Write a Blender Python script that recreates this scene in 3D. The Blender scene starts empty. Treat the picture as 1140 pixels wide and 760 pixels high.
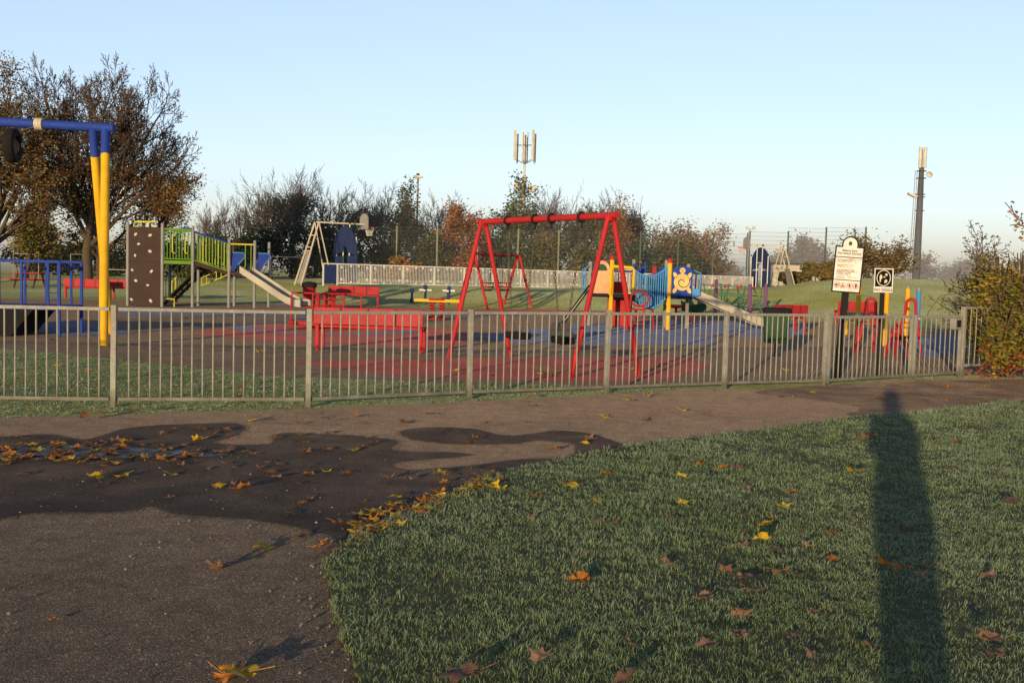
SKY_STR = 0.15
GRASS = 1.0
MIST = 0.0035
import bpy, bmesh, math, random
import numpy as np
from mathutils import Vector, Matrix, Euler
R = math.radians
rnd = random.Random(7)
scene = bpy.context.scene
COL = scene.collection

# ------------------------------------------------------------------ camera
F, EYE = 1200.0, 1.6
PITCH, ROLL = R(3.67), R(1.55)
cd = bpy.data.cameras.new('camera')
cam = bpy.data.objects.new('camera', cd)
COL.objects.link(cam)
cam.location = (0, 0, EYE)
CM = Euler((math.pi/2 - PITCH, 0, 0)).to_matrix() @ Matrix.Rotation(ROLL, 3, 'Z')
cam.rotation_euler = CM.to_euler()
cd.sensor_width = 36
cd.lens = 36*F/1140
cd.clip_start = 0.05
cd.clip_end = 6000
scene.camera = cam

def ray(px, py):
    return CM @ Vector(((px-570)/F, (380-py)/F, -1))
def G(px, py, z=0.0):
    """survey: ground point (height z) read off the photograph"""
    d = ray(px, py); t = (z-EYE)/d.z
    return Vector((d.x*t, d.y*t, z))
def A(px, py, Y):
    """survey: point at distance Y read off the photograph"""
    d = ray(px, py); t = Y/d.y
    return Vector((d.x*t, Y, EYE+d.z*t))

# ------------------------------------------------------------------ terrain
def sm(a, b, x):
    t = np.clip((x-a)/(b-a), 0, 1)
    return t*t*(3-2*t)
_pp = [-2000, 150, 300, 380, 780, 870, 900, 950, 1000, 1200, 2400]
_ph = [0.45, 0.45, 0.55, 0.72, 0.76, 1.12, 1.5, 1.72, 1.85, 1.9, 1.9]
_py = [50, 50, 50, 47, 47, 45, 42, 40, 40, 40, 40]
_pl = [14, 14, 13, 9, 9, 14, 18, 20, 22, 24, 24]
def height(x, y):
    x = np.asarray(x, float); y = np.asarray(y, float)
    px = 570 + 1200*x/np.maximum(y, 1)
    P = np.interp(px, _pp, _ph); Y0 = np.interp(px, _pp, _py); L = np.interp(px, _pp, _pl)
    t = sm(Y0, Y0+L, y)
    h = P*t + 0.05*t*np.sin(x*0.6+y*0.35)*np.sin(y*0.5-x*0.2)
    fall = 1 - 0.75*sm(78, 150, y)*sm(820, 900, px)
    return h*fall
def H(x, y): return float(height(x, y))

# ------------------------------------------------------------------ materials
class NT:
    def __init__(s, name):
        s.m = bpy.data.materials.new(name); s.m.use_nodes = True
        s.t = s.m.node_tree; s.n = s.t.nodes; s.l = s.t.links
        s.b = s.n['Principled BSDF']
    def N(s, t, **kw):
        n = s.n.new(t)
        for k, v in kw.items(): setattr(n, k, v)
        return n
    def L(s, a, b): s.l.new(a, b)
    def coord(s, which='Object'):
        return s.N('ShaderNodeTexCoord').outputs[which]
    def pos(s): return s.N('ShaderNodeNewGeometry').outputs['Position']
    def noise(s, vec, scale, detail=4, rough=.6, dist=0):
        n = s.N('ShaderNodeTexNoise'); n.inputs['Scale'].default_value = scale
        n.inputs['Detail'].default_value = detail; n.inputs['Roughness'].default_value = rough
        n.inputs['Distortion'].default_value = dist
        if vec is not None: s.L(vec, n.inputs['Vector'])
        return n.outputs['Fac']
    def voro(s, vec, scale, feat='F1', out='Distance'):
        n = s.N('ShaderNodeTexVoronoi'); n.feature = feat; n.inputs['Scale'].default_value = scale
        if vec is not None: s.L(vec, n.inputs['Vector'])
        return n.outputs[out]
    def ramp(s, fac, stops, interp='LINEAR'):
        n = s.N('ShaderNodeValToRGB'); n.color_ramp.interpolation = interp
        e = n.color_ramp.elements
        while len(e) < len(stops): e.new(.5)
        for i, (p, c) in enumerate(stops):
            e[i].position = p
            e[i].color = (c, c, c, 1) if isinstance(c, (int, float)) else (*c, 1)
        s.L(fac, n.inputs['Fac']); return n.outputs['Color']
    def mix(s, fac, a, b, mode='MIX'):
        n = s.N('ShaderNodeMix', data_type='RGBA', blend_type=mode)
        for i, v in ((0, fac), (6, a), (7, b)):
            if hasattr(v, 'is_linked') or isinstance(v, bpy.types.NodeSocket): s.L(v, n.inputs[i])
            elif i == 0: n.inputs[0].default_value = v
            else: n.inputs[i].default_value = (*v, 1)
        return n.outputs[2]
    def math(s, op, a, b=0.0):
        n = s.N('ShaderNodeMath', operation=op)
        for i, v in ((0, a), (1, b)):
            if isinstance(v, bpy.types.NodeSocket): s.L(v, n.inputs[i])
            else: n.inputs[i].default_value = v
        return n.outputs[0]
    def bump(s, h, strength=.3, dist=.01):
        n = s.N('ShaderNodeBump'); n.inputs['Strength'].default_value = strength
        n.inputs['Distance'].default_value = dist
        s.L(h, n.inputs['Height']); s.L(n.outputs[0], s.b.inputs['Normal'])
    def set(s, **kw):
        for k, v in kw.items():
            i = s.b.inputs[{'col': 'Base Color', 'rough': 'Roughness', 'metal': 'Metallic', 'spec': 'Specular IOR Level', 'coat': 'Coat Weight', 'dr': 'Diffuse Roughness'}[k]]
            if isinstance(v, bpy.types.NodeSocket): s.L(v, i)
            elif k == 'col': i.default_value = (*v, 1)
            else: i.default_value = v
        return s

def paint(name, col, rough=.62, wear=.25, dirt=(.09, .075, .06), scale=6):
    k = NT(name); v = k.coord()
    n1 = k.noise(v, scale, 6, .65); n2 = k.noise(v, scale*9, 3)
    f = k.ramp(n1, [(.45, 0.0), (.8, wear)])
    c = k.mix(f, col, dirt)
    f2 = k.ramp(n2, [(.3, .88), (.7, 1.06)])
    c = k.mix(1.0, c, f2, 'MULTIPLY')
    n3 = k.noise(v, 14, 8, .75); c = k.mix(k.ramp(n3, [(.66, 0.0), (.69, min(.8, wear*2.2))]), c, (.17, .12, .09))
    n4 = k.noise(v, 1.3, 3, .5); c = k.mix(1.0, c, k.ramp(n4, [(.3, .8), (.7, 1.08)]), 'MULTIPLY')
    k.set(col=c, rough=k.ramp(n1, [(.3, rough), (.8, min(1, rough+.3))]), spec=.28)
    k.bump(n2, .12, .004)
    return k.m
M = {}
M['red'] = paint('red_paint', (.46, .018, .022))
def perforated():
    k = NT('perforated_red_steel'); v = k.coord(); d = k.voro(v, 38); n = k.noise(v, 2.5, 4, .6)
    c = k.mix(k.ramp(d, [(.22, 1.0), (.3, 0.0)]), (.40, .018, .022), (.10, .012, .014)); c = k.mix(1, c, k.ramp(n, [(.3, .7), (.7, 1.1)]), 'MULTIPLY')
    k.set(col=c, rough=.6, spec=.3); return k.m
M['redmesh'] = perforated()
M['dkred'] = paint('dark_red_plastic', (.40, .02, .025))
M['yellow'] = paint('yellow_paint', (.80, .43, .012))
M['lemon'] = paint('lemon_paint', (.62, .56, .04))
M['blue'] = paint('blue_paint', (.012, .045, .30))
M['ltblue'] = paint('light_blue_paint', (.07, .27, .55))
M['navy'] = paint('navy_panel', (.014, .032, .11), .7)
M['green'] = paint('lime_green_paint', (.16, .32, .03))
M['dkgreen'] = paint('dark_green_plastic', (.012, .06, .02), .5)
M['purple'] = paint('purple_paint', (.16, .06, .17))
M['pink'] = paint('peach_panel', (.70, .36, .19), .55)
M['white'] = paint('white_paint', (.70, .68, .62), .5)
M['cream'] = paint('cream_panel', (.62, .55, .40), .6)
M['grey'] = paint('grey_post_paint', (.27, .27, .26), .6)
M['black'] = paint('black_paint', (.010, .010, .011), .75, .1)
M['rubber'] = paint('black_rubber', (.010, .0095, .009), .9, .25, (.04, .037, .034))
M['brown'] = paint('brown_panel', (.045, .026, .021), .7)
M['wood'] = paint('dark_wood', (.06, .035, .022), .8)
M['steel'] = NT('slide_steel').set(col=(.45, .44, .42), rough=.35, metal=.85).m
M['slide'] = paint('slide_side', (.46, .42, .34), .5)
M['ochre'] = paint('ochre_inlay', (.72, .50, .16), .5)
M['gold'] = NT('brass_fitting').set(col=(.5, .36, .1), rough=.35, metal=.9).m
M['orange'] = paint('orange_ring', (.75, .16, .05))
M['graffiti'] = NT('red_marker_ink').set(col=(.55, .08, .075), rough=.9, spec=.1).m
M['ink'] = NT('black_ink').set(col=(.010, .010, .012), rough=.9, spec=.08).m
M['mast'] = paint('mast_grey', (.075, .08, .08), .6)
M['antenna'] = paint('antenna_cream', (.60, .56, .46), .6)
def galv():
    k = NT('galvanised_steel'); v = k.coord()
    a = k.voro(v, 40, out='Color'); n = k.noise(v, 5, 6, .7); n3 = k.noise(v, 70, 3)
    c = k.ramp(n, [(.25, (.21, .205, .175)), (.55, (.31, .30, .255)), (.8, (.44, .425, .36))])
    c = k.mix(.22, c, a, 'MULTIPLY')
    d = k.ramp(n3, [(.55, 0.0), (.72, .55)])
    c = k.mix(d, c, (.12, .11, .085))
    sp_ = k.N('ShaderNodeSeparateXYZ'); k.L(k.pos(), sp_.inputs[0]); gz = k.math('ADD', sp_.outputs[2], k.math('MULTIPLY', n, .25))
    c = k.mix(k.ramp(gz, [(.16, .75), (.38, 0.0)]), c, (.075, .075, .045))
    nr = k.noise(v, 11, 6, .7); c = k.mix(k.ramp(nr, [(.64, 0.0), (.70, .35)]), c, (.16, .11, .07))
    k.set(col=c, spec=.3, rough=.7, metal=.08); k.bump(n3, .25, .004)
    return k.m
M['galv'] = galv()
M['chain'] = NT('chain_steel').set(col=(.10, .085, .065), rough=.6, metal=.3).m

def asphalt(name, base, var, wet=False, warm=(1, 1, 1)):
    k = NT(name); p = k.pos()
    big = k.noise(p, .7, 5, .6); mid = k.noise(p, 5, 5, .7)
    agg = k.voro(p, 130); aggc = k.voro(p, 130, out='Color'); fine = k.noise(p, 260, 2, .6)
    pit = k.voro(p, 55)
    c0 = tuple(base*w for w in warm); c1 = tuple(base*var*w for w in warm)
    c = k.mix(k.ramp(big, [(.35, 0.0), (.65, 1.0)]), c0, c1)
    c = k.mix(1, c, k.ramp(mid, [(.3, .72), (.7, 1.25)]), 'MULTIPLY')
    sep = k.N('ShaderNodeSeparateColor'); k.L(aggc, sep.inputs[0])
    st = k.ramp(sep.outputs[0], [(0, .55), (.55, 1.0), (.86, 1.25), (.97, 1.9), (1, 3.0)])
    c = k.mix(1, c, st, 'MULTIPLY')
    c = k.mix(1, c, k.ramp(pit, [(.0, .75), (.35, 1.05)]), 'MULTIPLY')
    vm = k.N('ShaderNodeVectorMath', operation='MULTIPLY_ADD'); nz = k.N('ShaderNodeTexNoise'); nz.inputs['Scale'].default_value = 2.5; nz.inputs['Detail'].default_value = 6
    k.L(p, nz.inputs['Vector']); k.L(nz.outputs['Color'], vm.inputs[0]); vm.inputs[1].default_value = (.7, .7, .7); k.L(p, vm.inputs[2])
    ck = k.voro(vm.outputs[0], .42, 'DISTANCE_TO_EDGE'); ckm = k.noise(p, .35, 2)
    c = k.mix(k.math('MULTIPLY', k.ramp(ck, [(.0, .75), (.006, 0.0)]), k.ramp(ckm, [(.48, 0.0), (.6, 1.0)])), c, (.012, .011, .01))
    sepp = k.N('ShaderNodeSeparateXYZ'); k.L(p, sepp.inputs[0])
    age = k.math('ADD', k.math('MULTIPLY', sepp.outputs[1], .1), k.math('MULTIPLY', big, .5))  # by distance, not age: dimmer light of the foreground painted into the colour
    c = k.mix(1, c, k.ramp(age, [(.55, (.58, .62, .68)), (.95, (.68, .72, .76)), (1.4, (1, 1, 1))]), 'MULTIPLY')  # dimmer foreground light by distance, painted into the colour
    hgt = k.math('ADD', k.ramp(agg, [(.1, 1.0), (.6, 0.0)]), k.math('MULTIPLY', fine, .6))
    if wet:
        wv_ = k.noise(p, 1.6, 6, .65, .4); c = k.mix(1, c, k.ramp(wv_, [(.3, .6), (.5, 1.0), (.68, 1.55)]), 'MULTIPLY')
        k.set(col=c, rough=k.ramp(mid, [(.3, .6), (.62, .85)]), spec=.12, dr=1.0); k.bump(hgt, .22, .005)
    else:
        k.set(col=c, rough=.9, spec=.25, dr=1.0); k.bump(hgt, .32, .006)
    return k.m
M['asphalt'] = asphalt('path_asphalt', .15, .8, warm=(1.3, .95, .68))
M['wet'] = asphalt('damp_asphalt', .042, .72, True, warm=(1.3, .95, .70))
M['wet2'] = asphalt('moist_asphalt', .08, .75, True, warm=(1.3, .95, .70))
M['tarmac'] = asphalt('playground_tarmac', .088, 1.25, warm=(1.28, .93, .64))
def rubber_surface(name, col, var=.6):
    k = NT(name); p = k.pos()
    big = k.noise(p, .9, 6, .65); sp = k.voro(p, 90, out='Color'); mid = k.noise(p, 9, 4, .7)
    c = k.mix(k.ramp(big, [(.35, 0.0), (.7, 1.0)]), col, tuple(x*var for x in col))
    c = k.mix(k.ramp(mid, [(.52, 0.0), (.75, .45)]), c, (.09, .075, .065))
    c = k.mix(.35, c, sp, 'MULTIPLY')
    k.set(col=c, rough=.9, spec=.25, dr=1.0); k.bump(k.noise(p, 160, 2), .2, .005)
    return k.m
M['redsurf'] = rubber_surface('red_safety_surface', (.27, .062, .055))
M['bluesurf'] = rubber_surface('blue_safety_surface', (.09, .125, .25))
M['yelline'] = rubber_surface('yellow_line_paint', (.20, .13, .035))
M['whiteline'] = rubber_surface('pale_line_paint', (.17, .165, .165), .5)

def field():
    k = NT('frosty_turf'); p = k.pos()
    big = k.noise(p, .12, 6, .6, .3); mid = k.noise(p, .9, 6, .65); fine = k.noise(p, 9, 5, .7); vf = k.noise(p, 45, 3, .7)
    c = k.ramp(mid, [(.25, (.105, .12, .03)), (.5, (.16, .18, .045)), (.75, (.22, .19, .065))])
    fr = k.ramp(k.math('ADD', k.math('MULTIPLY', big, .7), k.math('MULTIPLY', fine, .4)), [(.45, .05), (.68, .62)])
    c = k.mix(fr, c, (.30, .355, .26))
    c = k.mix(1, c, k.ramp(fine, [(.3, .55), (.7, 1.3)]), 'MULTIPLY')
    c = k.mix(1, c, k.ramp(vf, [(.3, .6), (.7, 1.35)]), 'MULTIPLY')
    k.set(col=c, rough=.95, spec=.1, dr=1.0)
    k.bump(k.math('ADD', k.math('MULTIPLY', fine, 1.0), k.math('MULTIPLY', vf, .6)), .35, .06)
    return k.m
M['field'] = field()
def soil():
    k = NT('lawn_soil'); p = k.pos()
    n = k.noise(p, 14, 5, .7)
    c = k.ramp(n, [(.3, (.04, .05, .016)), (.7, (.085, .085, .03))])
    k.set(col=c, rough=1); k.bump(n, .8, .02)
    return k.m
M['soil'] = soil()
def moss():
    k = NT('mossy_grit'); p = k.pos(); n = k.noise(p, 22, 5, .7); n2 = k.voro(p, 120, out='Color')
    c = k.ramp(n, [(.3, (.04, .024, .015)), (.5, (.085, .045, .025)), (.7, (.05, .055, .016))]); c = k.mix(.4, c, n2, 'MULTIPLY')
    k.set(col=c, rough=1, dr=1.0); k.bump(n, .6, .02); return k.m
M['moss'] = moss()
def blades(name, frost):
    k = NT(name)
    rn = k.N('ShaderNodeNewGeometry').outputs['Random Per Island']
    at = k.N('ShaderNodeAttribute', attribute_name='tip').outputs['Fac']
    p = k.pos(); n = k.noise(p, .55, 4, .6); n2 = k.noise(p, 3.5, 3, .6)
    c = k.ramp(rn, [(0, (.055, .125, .018)), (.45, (.10, .20, .03)), (.80, (.16, .26, .04)), (.86, (.21, .27, .05)), (.95, (.24, .23, .07)), (1, (.32, .25, .10))])
    c = k.mix(k.ramp(n2, [(.45, 0.0), (.75, .55)]), c, (.11, .165, .03))
    n5 = k.noise(p, 2.1, 5, .7); c = k.mix(k.ramp(n5, [(.63, 0.0), (.75, .45)]), c, (.20, .15, .055))
    fz = k.math('MULTIPLY', k.ramp(at, [(.1, 0.0), (.9, 1.0)]), k.ramp(n, [(.3, .42*frost), (.62, .95*frost)]))
    c = k.mix(fz, c, (.50, .60, .45))
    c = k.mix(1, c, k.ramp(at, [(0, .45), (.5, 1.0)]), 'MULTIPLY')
    k.set(col=c, rough=.6, spec=.25)
    tr = k.N('ShaderNodeBsdfTranslucent'); k.L(c, tr.inputs['Color'])
    ms = k.N('ShaderNodeMixShader'); ms.inputs[0].default_value = .25
    k.L(k.b.outputs[0], ms.inputs[1]); k.L(tr.outputs[0], ms.inputs[2])
    k.L(ms.outputs[0], k.n['Material Output'].inputs['Surface'])
    return k.m
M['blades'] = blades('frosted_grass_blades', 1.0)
M['blades2'] = blades('verge_grass_blades', 1.1)
def foliage(name, stops, transl=.3):
    k = NT(name)
    rn = k.N('ShaderNodeNewGeometry').outputs['Random Per Island']
    v = k.coord(); n = k.noise(v, .5, 4, .6)
    f = k.math('ADD', k.math('MULTIPLY', rn, .5), k.math('SUBTRACT', k.math('MULTIPLY', n, 1.5), .5))
    c = k.ramp(f, stops)
    k.set(col=c, rough=.7, spec=.2)
    tr = k.N('ShaderNodeBsdfTranslucent'); k.L(c, tr.inputs['Color'])
    ms = k.N('ShaderNodeMixShader'); ms.inputs[0].default_value = transl
    k.L(k.b.outputs[0], ms.inputs[1]); k.L(tr.outputs[0], ms.inputs[2])
    k.L(ms.outputs[0], k.n['Material Output'].inputs['Surface'])
    return k.m
M['f_olive'] = foliage('olive_autumn_leaves', [(0, (0.069, 0.080, 0.027)), (.4, (0.136, 0.124, 0.034)), (.7, (0.274, 0.170, 0.046)), (1, (0.365, 0.136, 0.058))])
M['f_red'] = foliage('russet_autumn_leaves', [(0, (0.097, 0.044, 0.030)), (.35, (0.217, 0.070, 0.044)), (.65, (0.238, 0.130, 0.044)), (1, (0.434, 0.282, 0.066))])
M['f_orange'] = foliage('orange_autumn_leaves', [(0, (0.101, 0.057, 0.024)), (.4, (0.304, 0.121, 0.036)), (.75, (0.486, 0.213, 0.057)), (1, (0.344, 0.203, 0.061))])
M['f_dark'] = foliage('dark_ivy_leaves', [(0, (0.016, 0.024, 0.012)), (.5, (0.030, 0.043, 0.018)), (1, (0.068, 0.074, 0.027))])
M['f_green'] = foliage('green_leaves', [(0, (0.047, 0.072, 0.022)), (.5, (0.104, 0.133, 0.038)), (1, (0.208, 0.208, 0.056))])
M['f_brown'] = foliage('tan_leaves', [(0, (0.085, 0.066, 0.031)), (.5, (0.189, 0.141, 0.057)), (1, (0.340, 0.227, 0.076))])
M['f_yel'] = foliage('yellow_green_leaves', [(0, (0.060, 0.075, 0.018)), (.4, (0.150, 0.150, 0.030)), (.75, (0.390, 0.285, 0.038)), (1, (0.540, 0.330, 0.030))])
M['f_berry'] = foliage('red_berry_leaves', [(0, (.12, .03, .02)), (.4, (.35, .03, .02)), (1, (.5, .08, .03))])
def bark(name, a, b):
    k = NT(name); v = k.coord(); n = k.noise(v, 3, 6, .7); n2 = k.noise(v, 22, 4, .7)
    c = k.mix(n, a, b); c = k.mix(1, c, k.ramp(n2, [(.3, .6), (.7, 1.3)]), 'MULTIPLY')
    k.set(col=c, rough=.95, spec=.1); k.bump(n2, .8, .04); return k.m
M['bark'] = bark('tree_bark', (.06, .048, .032), (.13, .10, .065))
M['twig'] = bark('bare_twigs', (.085, .062, .045), (.15, .11, .075))
M['hazetree'] = bark('misty_bark', (.10, .09, .08), (.14, .12, .10))

# ------------------------------------------------------------------ mesh builder
def frame_of(d):
    d = d.normalized(); up = Vector((0, 0, 1)) if abs(d.z) < .95 else Vector((1, 0, 0))
    x = d.cross(up).normalized(); y = d.cross(x).normalized()
    return x, y
class MB:
    def __init__(s): s.v = []; s.f = []; s.sm = []; s.mi = []
    def add(s, vs, fs, smooth=False, mi=0):
        o = len(s.v); s.v += [tuple(v) for v in vs]
        for f in fs: s.f.append(tuple(i+o for i in f)); s.sm.append(smooth); s.mi.append(mi)
        return s
    def box(s, c, size, rot=None, mi=0):
        c = Vector(c); h = [x/2 for x in size]
        vs = []
        for dx in (-1, 1):
            for dy in (-1, 1):
                for dz in (-1, 1):
                    p = Vector((dx*h[0], dy*h[1], dz*h[2]))
                    if rot is not None: p = rot @ p
                    vs.append(c+p)
        return s.add(vs, [(0, 1, 3, 2), (4, 6, 7, 5), (0, 4, 5, 1), (2, 3, 7, 6), (0, 2, 6, 4), (1, 5, 7, 3)], False, mi)
    def bar(s, p, q, w, h, mi=0):
        p, q = Vector(p), Vector(q); x, y = frame_of(q-p)
        vs = [a + x*(i*w/2) + y*(j*h/2) for a in (p, q) for i, j in ((-1, -1), (1, -1), (1, 1), (-1, 1))]
        return s.add(vs, [(3, 2, 1, 0), (4, 5, 6, 7), (0, 1, 5, 4), (1, 2, 6, 5), (2, 3, 7, 6), (3, 0, 4, 7)], False, mi)
    def tube(s, pts, r, n=10, cap=True, mi=0, closed=False):
        pts = [Vector(p) for p in pts]; m = len(pts)
        rs = r if isinstance(r, (list, tuple)) else [r]*m
        vs = []; x = None
        for i, p in enumerate(pts):
            if closed: d = pts[(i+1) % m]-pts[i-1]
            else: d = pts[min(i+1, m-1)]-pts[max(i-1, 0)]
            d = d.normalized()
            if x is None: x, y = frame_of(d)
            else:
                x = (x - d*x.dot(d))
                x = x.normalized() if x.length > 1e-6 else frame_of(d)[0]
                y = d.cross(x)
            for k in range(n):
                a = 2*math.pi*k/n
                vs.append(p + (x*math.cos(a)+y*math.sin(a))*rs[i])
        fs = []
        for i in range(m if closed else m-1):
            j = (i+1) % m
            for k in range(n):
                fs.append((i*n+k, i*n+(k+1) % n, j*n+(k+1) % n, j*n+k))
        s.add(vs, fs, True, mi)
        if cap and not closed:
            s.add(vs[:n], [tuple(range(n))[::-1]], False, mi); s.add(vs[-n:], [tuple(range(n))], False, mi)
        return s
    def prism(s, poly, t, mat=None, mi=0):
        """2-D outline in the local x-z plane, thickness t along y"""
        n = len(poly)
        vs = [Vector((x, -t/2, z)) for x, z in poly]+[Vector((x, t/2, z)) for x, z in poly]
        if mat is not None: vs = [mat @ v for v in vs]
        fs = [tuple(range(n)), tuple(range(2*n-1, n-1, -1))]
        fs += [(i, i+n, (i+1) % n+n, (i+1) % n) for i in range(n)]
        return s.add(vs, fs, False, mi)
    def ring(s, c, r, tr, axis='y', n=20, m=6, mi=0, mat=None, arc=(0, 2*math.pi)):
        pts = []
        for i in range(n):
            a = arc[0]+(arc[1]-arc[0])*i/n
            u, w = math.cos(a)*r, math.sin(a)*r
            p = Vector({'y': (u, 0, w), 'x': (0, u, w), 'z': (u, w, 0)}[axis])+Vector(c)
            pts.append(mat @ p if mat is not None else p)
        return s.tube(pts, tr, m, False, mi, True)
    def lathe(s, prof, c=(0, 0, 0), n=20, mi=0):
        c = Vector(c); vs = []
        for r, z in prof:
            for k in range(n):
                a = 2*math.pi*k/n; vs.append(c+Vector((r*math.cos(a), r*math.sin(a), z)))
        fs = [(i*n+k, i*n+(k+1) % n, (i+1)*n+(k+1) % n, (i+1)*n+k) for i in range(len(prof)-1) for k in range(n)]
        return s.add(vs, fs, True, mi)
    def build(s, name, mats, parent=None, bevel=0, auto=True):
        me = bpy.data.meshes.new(name); me.from_pydata(s.v, [], s.f)
        me.polygons.foreach_set('use_smooth', s.sm); me.polygons.foreach_set('material_index', s.mi)
        for m in (mats if isinstance(mats, (list, tuple)) else [mats]): me.materials.append(M[m] if isinstance(m, str) else m)
        me.update()
        o = bpy.data.objects.new(name, me); COL.objects.link(o)
        if parent is not None: o.parent = parent
        if bevel:
            b = o.modifiers.new('edge', 'BEVEL'); b.width = bevel; b.segments = 2; b.limit_method = 'ANGLE'; b.angle_limit = R(50)
        return o
def tag(o, label, cat, group=None):
    o['label'] = label; o['category'] = cat
    if group: o['group'] = group
    return o
def empty(name, loc, rz=0, label=None, cat=None, group=None):
    o = bpy.data.objects.new(name, None); COL.objects.link(o)
    o.location = loc; o.rotation_euler = (0, 0, rz); o.empty_display_size = .2
    if label: tag(o, label, cat, group)
    return o
def structure(o): o['kind'] = 'structure'; return o
def copy_tree(o, parent=None):
    c = o.copy(); COL.objects.link(c)
    if parent is not None: c.parent = parent
    for ch in list(o.children): copy_tree(ch, c)
    return c
def text_mb(body, size, mat, parent, name, M4, align='CENTER', space=1.0):
    cu = bpy.data.curves.new(name, 'FONT'); cu.body = body; cu.size = size; cu.align_x = align; cu.align_y = 'CENTER'
    cu.extrude = .0008; cu.offset = size*.018; cu.space_line = space
    t = bpy.data.objects.new(name+'_src', cu); COL.objects.link(t)
    bpy.context.view_layer.update()
    me = bpy.data.meshes.new_from_object(t.evaluated_get(bpy.context.evaluated_depsgraph_get()))
    COL.objects.unlink(t); bpy.data.objects.remove(t)
    me.transform(M4); me.materials.clear(); me.materials.append(M[mat])
    o = bpy.data.objects.new(name, me); COL.objects.link(o); o.parent = parent
    return o

# ------------------------------------------------------------------ world and sun
SUN_EL, SUN_AZ = R(6.0), R(18.8)     # azimuth of the light's travel, from +Y towards +X
travel = Vector((math.sin(SUN_AZ)*math.cos(SUN_EL), math.cos(SUN_AZ)*math.cos(SUN_EL), -math.sin(SUN_EL)))
w = bpy.data.worlds.new('World'); scene.world = w; w.use_nodes = True
wn = w.node_tree.nodes; bg = wn['Background']
sky = wn.new('ShaderNodeTexSky'); sky.sky_type = 'NISHITA'; sky.sun_disc = False
sky.sun_elevation = SUN_EL; sky.sun_rotation = math.pi + SUN_AZ
sky.sun_elevation = SUN_EL + R(2); sky.air_density = 1.0; sky.dust_density = .5; sky.ozone_density = 2.0; sky.altitude = 20
gam = wn.new('ShaderNodeGamma'); gam.inputs[1].default_value = .52      # camera-like compression of the sky's range
tint = wn.new('ShaderNodeMix'); tint.data_type = 'RGBA'; tint.blend_type = 'MULTIPLY'; tint.inputs[0].default_value = 1
tint.inputs[7].default_value = (2.8, 2.93, 3.40, 1)
w.node_tree.links.new(sky.outputs[0], gam.inputs[0]); w.node_tree.links.new(gam.outputs[0], tint.inputs[6])
wt = wn.new('ShaderNodeTexCoord'); wsx = wn.new('ShaderNodeSeparateXYZ'); wr = wn.new('ShaderNodeMapRange')
wr.inputs['From Min'].default_value = .24; wr.inputs['From Max'].default_value = .7; wr.inputs['To Min'].default_value = 1; wr.inputs['To Max'].default_value = .18
w.node_tree.links.new(wt.outputs['Generated'], wsx.inputs[0]); w.node_tree.links.new(wsx.outputs[2], wr.inputs[0])
dk = wn.new('ShaderNodeMix'); dk.data_type = 'RGBA'; dk.blend_type = 'MULTIPLY'; dk.inputs[0].default_value = 1
w.node_tree.links.new(tint.outputs[2], dk.inputs[6]); w.node_tree.links.new(wr.outputs[0], dk.inputs[7])
w.node_tree.links.new(dk.outputs[2], bg.inputs[0]); bg.inputs[1].default_value = SKY_STR
sd = bpy.data.lights.new('sun', 'SUN'); sd.energy = 5.0; sd.angle = R(.5); sd.color = (1, .73, .42)
so = bpy.data.objects.new('sun', sd); COL.objects.link(so)
so.rotation_euler = (-travel).to_track_quat('Z', 'Y').to_euler(); so.location = (-10, -30, 12)
scene.view_settings.view_transform = 'Standard'; scene.view_settings.look = 'None'
scene.view_settings.exposure = 0; scene.view_settings.gamma = 1
scene.cycles.use_denoising = True
scene.cycles.max_bounces = 6; scene.cycles.transparent_max_bounces = 8
scene.cycles.volume_bounces = 0
# ------------------------------------------------------------------ ground sheets
def axis_vals(lo, hi, near, step, grow):
    v = [0.0]; s_ = step
    while v[-1] < hi:
        if v[-1] > near: s_ *= grow
        v.append(v[-1]+s_)
    return v
xs = axis_vals(0, 900, 45, 1.0, 1.15); xs = [-x for x in xs[:0:-1]]+xs
ys = [-60, -30, -15, -5]+[y for y in axis_vals(0, 3000, 100, 1.0, 1.12)]
X, Y = np.meshgrid(xs, ys); Z = height(X, Y)
mb = MB(); nx = len(xs)
mb.v = list(zip(X.ravel().tolist(), Y.ravel().tolist(), Z.ravel().tolist()))
for j in range(len(ys)-1):
    for i in range(nx-1):
        mb.f.append((j*nx+i, j*nx+i+1, (j+1)*nx+i+1, (j+1)*nx+i)); mb.sm.append(True); mb.mi.append(0)
structure(mb.build('ground', 'field'))

def smooth_poly(pts, sub=4, closed=True, jit=0, seed=0):
    """Catmull-Rom outline with a little irregularity"""
    rr = random.Random(seed); out = []; n = len(pts)
    for i in range(n):
        p0, p1, p2, p3 = (Vector(pts[(i+k) % n]) for k in (-1, 0, 1, 2))
        for k in range(sub):
            t = k/sub
            q = .5*((2*p1)+(-p0+p2)*t+(2*p0-5*p1+4*p2-p3)*t*t+(-p0+3*p1-3*p2+p3)*t**3)
            out.append((q.x+rr.uniform(-jit, jit), q.y+rr.uniform(-jit, jit)))
    return out
def sheet(name, poly, z, mat, skirt=0):
    bm = bmesh.new(); vs = [bm.verts.new((x, y, z)) for x, y in poly]
    f = bm.faces.new(vs)
    if f.normal.z < 0: f.normal_flip()
    f.normal_update()
    if f.normal.z < 0: f.normal_flip()
    bmesh.ops.triangulate(bm, faces=[f])
    if skirt:
        lo = [bm.verts.new((x, y, z-skirt)) for x, y in poly]
        n = len(vs)
        for i in range(n): bm.faces.new((vs[i], lo[i], lo[(i+1) % n], vs[(i+1) % n]))
    me = bpy.data.meshes.new(name); bm.to_mesh(me); bm.free(); me.materials.append(M[mat])
    o = bpy.data.objects.new(name, me); COL.objects.link(o)
    return structure(o)
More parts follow.
